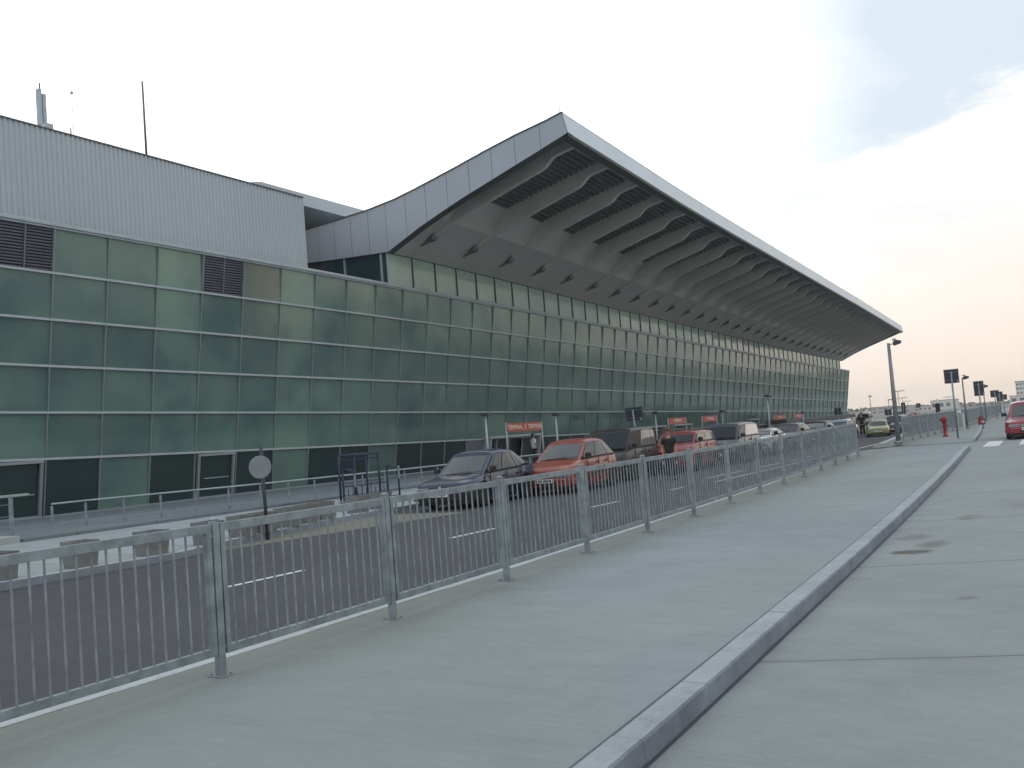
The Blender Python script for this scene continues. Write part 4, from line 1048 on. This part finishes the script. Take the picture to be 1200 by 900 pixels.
vehicle('parked_car','small white and grey car directly behind the white van','car',place(-13.75,41.2),.07,3.6,1.6,1.35,hat(3.6),(.8,1.5,2.9,3.5,1.24),(.7,2.9),P_silver,G1,side_glass='car_glass_pale')
vehicle('parked_car','dark grey estate car two places behind the white van','car',place(-14.1,46.5),.06,3.9,1.7,1.5,hat(3.9),(.8,1.5,3.2,3.8,1.36),(.75,3.1),P_grey,G1)
vehicle('parked_car','black hatchback between the dark grey estate and the pale blue car','car',place(-14.3,52.5),.05,3.8,1.66,1.45,hat(3.8),(.85,1.6,3.0,3.6,1.34),(.75,3.0),P_black,G1,glass='car_glass_light')
vehicle('parked_car','pale blue car near the far end of the kerbside row','car',place(-14.5,58.5),.04,3.9,1.66,1.42,sal(3.9),(1.0,1.7,2.9,3.5,1.28),(.78,3.1),P_lblue,G1)
vehicle('parked_car','silver car last in the kerbside row before the road opening','car',place(-15.7,61.8),.03,3.9,1.66,1.42,hat(3.9),(.9,1.6,2.9,3.6,1.28),(.78,3.1),P_silver,G1)
yc=vehicle('parked_car','yellow green car standing in the opening left of the near lamp post','car',place(-13.1,64.0),.16,4.0,1.68,1.36,sal(4.0),(1.0,1.65,3.0,3.6,1.22),(.78,3.1),P_lime,None); yc.scale=(.86,.86,.84)
nc=vehicle('parked_car','dark blue black car just behind the yellow green car, by the lamp post','car',place(-12.95,68.6),.10,4.0,1.7,1.55,hat(4.0),(.85,1.5,3.3,3.9,1.45),(.78,3.1),P_navy,None); nc.scale=(.85,.85,.85)
vehicle('moving_car','crimson red saloon driving on the right towards the zebra crossing','car',place(-2.82,40.1),.05,4.3,1.68,1.4,sal(4.3),(1.05,1.75,3.2,3.9,1.40),(.82,3.4),P_crim,None,glass='car_glass_light',trim='body')
# distant parked cars, small in the photograph
for i,(x,y,mm,l) in enumerate(((-29,118,P_white,'distant white car left of the yellow green car'),(-26.2,122,P_silver,'distant silver car above the yellow green car roof'),(-31.8,126,P_grey,'distant dark grey car nearest the far corner of the building'),(-23.4,128,P_white,'distant white car just left of the lamp post'))):
    vehicle('distant_car',l,'car',(x,y,.0),.3,4.2,1.7,1.4,sal(4.2),(1.0,1.75,3.1,3.8,1.41),(.8,3.3),mm,'distant parked cars')

# ------------------------------------------------------------------ people
def skin(name,pts,edges,m,parent,sub=2,root=0):
    me=bpy.data.meshes.new(name); me.from_pydata([p[:3] for p in pts],edges,[]); o=link(name,me,m,parent)
    md=o.modifiers.new('skin','SKIN'); md.use_smooth_shade=True
    for i,p in enumerate(pts):
        sv=me.skin_vertices[0].data[i]; r=p[3]; sv.radius=(r,r*(p[4] if len(p)>4 else 1)); sv.use_root=(i==root)
    s=o.modifiers.new('sub','SUBSURF'); s.levels=sub; s.render_levels=sub
    return o
def person(label,loc,rz,h,shirt,trouser,cap=None,arms=0.25,sleeve=.5,group=None):
    e=empty('person',loc,rz,label,'person',group); k=h/1.78
    S=lambda *p:[q*k for q in p[:3]]+[p[3]*k]+([p[4]] if len(p)>4 else [])
    # facing -Y. body: one continuous figure
    body=[S(0,0,.95,.10,.8),S(0,0,1.18,.10,.8),S(0,-.005,1.38,.11,.75),S(0,0,1.50,.055),S(0,-.01,1.56,.055),S(0,-.02,1.64,.085,1.1),S(0,-.01,1.72,.08,1.1)]
    ed=[(0,1),(1,2),(2,3),(3,4),(4,5),(5,6)]
    for s in (1,-1):
        b=len(body); body+=[S(s*.09,0,.86,.06),S(s*.105,-.01,.50,.045),S(s*.11,.02,.10,.03),S(s*.12,-.12,.035,.035)]
        ed+=[(0,b),(b,b+1),(b+1,b+2),(b+2,b+3)]
        c=len(body); body+=[S(s*.19,0,1.42,.055),S(s*.25,.02,1.14,.042),S(s*(.25-arms*.2),-.02-arms*.4,.93+arms*.35,.03),S(s*(.24-arms*.3),-.05-arms*.5,.86+arms*.4,.032,.5)]
        ed+=[(2,c),(c,c+1),(c+1,c+2),(c+2,c+3)]
        hnd=S(s*(.24-arms*.3),-.05-arms*.5,.86+arms*.4,.03)
        for q in range(5):
            fb=len(body); dx=(q-2)*.017; ln=.065 if q in(1,2,3) else .05
            body+=[S(hnd[0]/k,hnd[1]/k-dx,hnd[2]/k-ln-.02,.009)]; ed.append((c+3,fb))
    skin('body',body,ed,M['skin'],e)
    # face: nose, ears, eyes as part of head details
    mb=MB(); mb.lathe([(.012,0),(.016,.01),(.004,.05)],(0,-.125*k,1.635*k),n=6)
    for s in (1,-1): mb.box(s*.088*k-.008,s*.088*k+.008,-.03*k,.01*k,1.63*k,1.69*k,0,.003)
    mb.build('face_features',M['skin'],e)
    tor=[S(0,0,.86,.17,.85),S(0,0,1.10,.175,.8),S(0,0,1.28,.19,.76),S(0,0,1.41,.17,.7),S(0,0,1.485,.075)]
    ed=[(0,1),(1,2),(2,3),(3,4)]
    for s in (1,-1):
        c=len(tor); y2=(.02); tor+=[S(s*.19,0,1.42,.07),S(s*.235,.012,1.42-.28*sleeve*1.2,.062)]; ed+=[(3,c),(c,c+1)]
    skin('shirt',tor,ed,shirt,e)
    tr=[S(0,0,.94,.165,.85)]; ed=[]
    for s in (1,-1):
        c=len(tr); tr+=[S(s*.085,0,.82,.125),S(s*.105,-.01,.50,.095),S(s*.11,.015,.08,.078)]; ed+=[(0,c),(c,c+1),(c+1,c+2)]
    skin('trousers',tr,ed,trouser,e)
    for s in (1,-1):
        mb=MB(); mb.box((s*.115-.045)*k,(s*.115+.045)*k,-.19*k,.08*k,0,.075*k,0,.02); mb.build('shoe',M['black'],e)
    mb=MB()
    if cap: mb.lathe([(.108*k,0),(.11*k,.03*k),(.095*k,.08*k),(.05*k,.115*k),(.01,.12*k)],(0,-.01*k,1.70*k),n=16); mb.box(-.07*k,.07*k,-.21*k,-.09*k,1.70*k,1.715*k,0,.005); mb.build('cap',cap,e)
    else: mb.lathe([(.085*k,-.09*k),(.1*k,-.03*k),(.1*k,.03*k),(.07*k,.085*k),(.01,.1*k)],(0,.012*k,1.70*k),n=16); mb.build('hair',M['hair'],e)
    return e
C_dark=mat('dark_green_cotton',lin(.02,.022,.018),.9,0,.1); C_black=mat('black_cotton',lin(.012,.012,.014),.9,0,.1)
C_white=mat('white_cotton',lin(.55,.58,.66),.9,0,.05); C_cap=mat('reddish_cap_cloth',lin(.15,.05,.045),.9,0,.1)
person('man in dark T-shirt, reddish cap and black trousers standing between the black and red vans',place(-11.95,27.8),.3,1.60,C_dark,C_black,C_cap,.1,.6)
person('person in white shirt with dark hair at the open entrance doors',(-28.2,46.4,.08),2.6,1.72,C_white,C_black,None,.2,.7)
person('person in dark clothes standing just left of the yellow green car',place(-15.0,68.5),.2,1.62,C_black,C_black,None,.2,.8)

# ------------------------------------------------------------------ far background
def far_box(name,label,cat,x,y,w,dp,h,m,win=True,roof='flat',group=None,storeys=2):
    e=empty(name,(x,y,-.1),0,label,cat,group); mb=MB(); mb.box(-w/2,w/2,0,dp,0,h); mb.build('wall',m,e)
    mb=MB()
    if roof=='flat': mb.box(-w/2-.2,w/2+.2,-.2,dp+.2,h,h+h*.05)
    else: mb.prism([(-w/2-.3,-.3,h),(w/2+.3,-.3,h),(0,-.3,h*1.3)],(0,dp+.6,0))
    mb.build('roof',M['far_roof'] if roof!='white' else m,e)
    if win:
        mb=MB(); nx=max(3,int(w/3)); ny=storeys
        for i in range(nx):
            for j in range(ny):
                x0=-w/2+w*(i+.2)/nx; z0=h*(j+.3)/ny; mb.box(x0,x0+w*.6/nx,-.06,.0,z0,z0+h*.4/ny)
        mb.build('window_band',M['far_window'],e)
    return e
far_box('distant_building','long pale distant block left of the yellow green car','building',-104,560,14,15,3.6,M['far_build'])
far_box('distant_building','distant grey flat block right behind the yellow green car','building',-128,640,11,12,4.3,M['far_build'],group=None)
far_box('distant_building','low pale distant block between the building corner and the car','building',-131,590,9,12,2.6,M['far_white'])
far_box('distant_building','small distant grey house with pitched roof behind the near lamp post','building',-103,620,8,12,3.0,M['far_build'],roof='gable')
far_box('white_hangar','large white distant hangar behind the second railing','hangar',-71.8,500,9.5,25,4.5,M['far_white'],storeys=1)
far_box('hangar_annex','lower white wing on the left of the distant hangar','hangar',-79.5,502,6,20,2.2,M['far_white'],storeys=1)
far_box('control_tower','pale tall block rising behind the crimson car at the right edge','tower',-37.0,500,4.4,8,9.9,M['far_white'],storeys=5)
far_box('terminal_annex','low white flat block at the right edge above the crimson car','building',-33.2,470,13,12,3.6,M['far_white'],storeys=1)
far_box('distant_building','long low grey block just above the farthest railing','building',-62,540,26,10,1.7,M['far_build'],storeys=1)
# aircraft tail
e=empty('aircraft_tail',(-28.9,165,-.2),0,'red and white slanted aircraft tail fin just above the second railing','aircraft')
mb=MB(); mb.prism([(-1.2,0,-.1),(1.3,0,-.1),(1.45,0,1.0),(.7,0,1.0)],(0,.25,0)); mb.build('fin',M['far_red'],e)
mb=MB(); mb.prism([(-1.7,-.01,-.1),(-1.2,-.01,-.1),(.7,-.01,1.0),(.4,-.01,1.0)],(0,.24,0)); mb.build('fin_leading_edge',M['far_white'],e)
mb=MB(); mb.prism([(-.6,-.03,-.1),(-.35,-.03,-.1),(1.1,-.03,.8),(.95,-.03,.9)],(0,.02,0)); mb.build('fin_stripe',M['signwhite'],e)
# far tree belt
mb=MB(); rnd=random.Random(3)
for i in range(2600):
    x=rnd.uniform(-420,160); y=rnd.uniform(690,760); h=(2.4+1.4*math.sin(x*.031)+1.0*math.sin(x*.11)); z=rnd.random()*max(1.2,h); r=rnd.uniform(.6,1.5)
    a=rnd.uniform(0,PI); dx,dy=math.cos(a)*r,math.sin(a)*r
    mb.add([(x-dx,y-dy,z-r*.6),(x+dx,y+dy,z-r*.5),(x+dx*.7,y+dy,z+r*.8),(x-dx*.8,y-dy,z+r*.6)],[(0,1,2,3)])
o=mb.build('far_tree_belt',M['leaf'],fix=False); tag(o,'hazy low band of distant trees along the horizon','trees',kind='stuff')
# trees on the other side of the road, mirrored in the glass
def tree(x,y,h,label,src=None,rnd=random.Random(11),grp='trees across the road'):
    e=empty('tree',(x,y,-.1),rnd.uniform(0,6),label,'tree',grp)
    if src:
        for ch in src.children:
            c=ch.copy(); COL.objects.link(c); c.parent=e
        e.scale=(h/14,)*3; return e
    mb=MB(); mb.tube((0,0,0),(.1,0,5),.24,.15,10); mb.tube((.1,0,5),(.0,.1,11.5),.15,.04,8)
    for i in range(16):
        z=3.2+i*.5; a=i*2.4; r=2.6*(1-abs(z-6)/9); mb.tube((.05,0,z),(math.cos(a)*r,math.sin(a)*r,z+1.3),.07,.02,6)
    mb.build('trunk',M['bark'],e)
    mb=MB(); cl=[(0,0,7,2.4)]
    for i in range(34):
        z=4+rnd.random()*9; R_=3.1*math.sqrt(max(.05,1-((z-7.5)/6.4)**2)); a=rnd.uniform(0,2*PI); q=rnd.uniform(.4,1)*R_; cl.append((math.cos(a)*q,math.sin(a)*q,z,rnd.uniform(.6,1.3)))
    for (cx_,cy_,cz,r) in cl:
        for k in range(60):
            v=Vector((rnd.gauss(0,1),rnd.gauss(0,1),rnd.gauss(0,1))).normalized()*r*rnd.uniform(.5,1.05); p=Vector((cx_,cy_,cz))+v
            u=Vector((rnd.gauss(0,1),rnd.gauss(0,1),rnd.gauss(0,.6))).normalized()*.17; w=u.cross(v).normalized()*.13
            mb.add([p-u-w,p+u-w,p+u+w,p-u+w],[(0,1,2,3)])
    mb.build('crown',M['leaf'],e,False); return e
T0=None
k=0
for i,(x,y,h) in enumerate([(46,96,13),(52,108,16),(46,126,12),(54,140,15),(60,160,15),(66,182,14)]):
    t=tree(x,y,h,'broadleaf tree across the road seen mirrored in the clerestory glass',T0)
    if T0 is None: T0=t

# ------------------------------------------------------------------ world
w=bpy.data.worlds.new('World'); SC.world=w; w.use_nodes=True; t=NT(w.node_tree); 
for n in list(t.n): t.n.remove(n)
SUN_AZ=math.radians(64); SUN_EL=math.radians(17)   # azimuth left of +Y
sd=Vector((-math.sin(SUN_AZ)*math.cos(SUN_EL),math.cos(SUN_AZ)*math.cos(SUN_EL),math.sin(SUN_EL)))
sky=t.node('ShaderNodeTexSky',sky_type='NISHITA'); sky.sun_disc=False; sky.sun_elevation=SUN_EL; sky.sun_rotation=-SUN_AZ; sky.altitude=100; sky.air_density=1.2; sky.dust_density=3.
tc=t.node('ShaderNodeTexCoord'); D=tc.outputs['Generated']
sep=t.node('ShaderNodeSeparateXYZ'); t.con(D,sep.inputs[0]); X,Y,Z=sep.outputs
def dirdot(v):
    n=t.node('ShaderNodeVectorMath',operation='DOT_PRODUCT'); t.con(D,n.inputs[0]); n.inputs[1].default_value=v; return n.outputs['Value']
mp=t.node('ShaderNodeMapping'); t.con(D,mp.inputs['Vector']); mp.inputs['Scale'].default_value=(1,1,2.6)
cn=t.noise(2.6,mp.outputs[0],9,.6,dist=.25); cn2=t.noise(7.,mp.outputs[0],8,.65)
# glow towards the veiled sun
gl=Vector((-math.sin(math.radians(52))*math.cos(math.radians(20)),math.cos(math.radians(52))*math.cos(math.radians(20)),math.sin(math.radians(20))))
g=t.math('ADD',dirdot(gl),t.math('MULTIPLY',t.math('SUBTRACT',cn,.5),.16)); gf=t.ramp(g,[(.755,0.),(.91,1.)])
# peach towards the low right horizon
pr=Vector((.30,.95,.0)).normalized(); pk=t.ramp(t.math('SUBTRACT',dirdot(pr),t.math('MULTIPLY',t.math('ABSOLUTE',Z),3.1)),[(.35,0.),(.95,1.)])
blue=lin(.66,.745,.83); cream=lin(.95,.94,.91); peach=lin(.98,.80,.64); white=lin(1.35,1.34,1.31)
# big cloud bank: below a rising edge, toward the right
az=t.math('ARCTAN2',t.math('MULTIPLY',X,-1.),Y)      # + left of the road
el=t.math('ARCSINE',Z)
edge=t.math('SUBTRACT',.296,t.math('MULTIPLY',az,.34))
cb=t.math('ADD',t.math('MULTIPLY',t.math('SUBTRACT',edge,el),17.),t.math('ADD',t.math('MULTIPLY',t.math('SUBTRACT',cn,.5),2.2),t.math('MULTIPLY',t.math('SUBTRACT',cn2,.5),3.2)))
cbf=t.ramp(t.math('ADD',cb,.5,clamp=True),[(.25,0.),(.75,1.)])
sc=t.ramp(t.math('ADD',t.math('MULTIPLY',cn,.7),t.math('MULTIPLY',cn2,.3)),[(.40,0.),(.62,1.)])
shade=t.mix(sc,lin(.82,.83,.83),lin(1.02,1.01,.99))
col=t.mix(cbf,blue,shade)
hz=t.ramp(t.math('ABSOLUTE',Z),[(0.,1.),(.28,0.)])
col=t.mix(t.math('MULTIPLY',hz,.6),col,cream)
col=t.mix(pk,col,peach)
col=t.mix(gf,col,white)
# behind the camera: darker broken cloud that the glass mirrors
bk=t.ramp(dirdot(Vector((.95,.30,.0))),[(.40,0.),(.62,1.)])
mpl=t.node('ShaderNodeMapping'); t.con(D,mpl.inputs['Vector']); mpl.inputs['Scale'].default_value=(1,1,6); cl_=t.noise(5.,mpl.outputs[0],7,.6,dist=.3)
scl=t.ramp(cl_,[(.44,0.),(.60,1.)])
bcol=t.mix(scl,lin(.34,.43,.47),t.mix(t.ramp(Z,[(.05,1.),(.4,0.)]),lin(.95,.97,1.0),lin(1.3,1.1,.85)))
col=t.mix(t.math('MULTIPLY',bk,.75),col,bcol)
zen=t.ramp(Z,[(.42,0.),(.8,1.)]); col=t.mix(zen,col,lin(.80,.86,.95))
b1=t.node('ShaderNodeBackground'); t.con(sky.outputs[0],b1.inputs[0]); b1.inputs[1].default_value=.05
b2=t.node('ShaderNodeBackground'); t.con(col,b2.inputs[0]); b2.inputs[1].default_value=.97
ad=t.node('ShaderNodeMixShader',i_0=.96); t.con(b1.outputs[0],ad.inputs[1]); t.con(b2.outputs[0],ad.inputs[2])
out=t.node('ShaderNodeOutputWorld'); t.con(ad.outputs[0],out.inputs[0])
L=bpy.data.lights.new('sun','SUN'); L.energy=.6; L.angle=math.radians(14); L.color=(1,.93,.84); lo=bpy.data.objects.new('sun',L); COL.objects.link(lo)
lo.rotation_euler=sd.to_track_quat('Z','Y').to_euler()
vs=SC.view_settings; vs.view_transform='Standard'; vs.look='None'; vs.gamma=1; vs.exposure=.28; vs.use_curve_mapping=False
SC.render.engine='CYCLES'; SC.cycles.max_bounces=6; SC.cycles.diffuse_bounces=3; SC.cycles.glossy_bounces=3; SC.cycles.use_denoising=True

# ------------------------------------------------------------------ haze
mb=MB(); mb.box(-1200,1200,-300,1500,-1.3,26); hz_=mb.build('haze'); hz_['kind']='stuff'
hm=bpy.data.materials.new('thin_evening_haze'); hm.use_nodes=True; hn=hm.node_tree; hn.nodes.clear()
pv=hn.nodes.new('ShaderNodeVolumePrincipled'); pv.inputs['Color'].default_value=(1,.985,.96,1); pv.inputs['Density'].default_value=.00045; pv.inputs['Anisotropy'].default_value=.2
oo=hn.nodes.new('ShaderNodeOutputMaterial'); hn.links.new(pv.outputs[0],oo.inputs['Volume']); hz_.data.materials.append(hm)
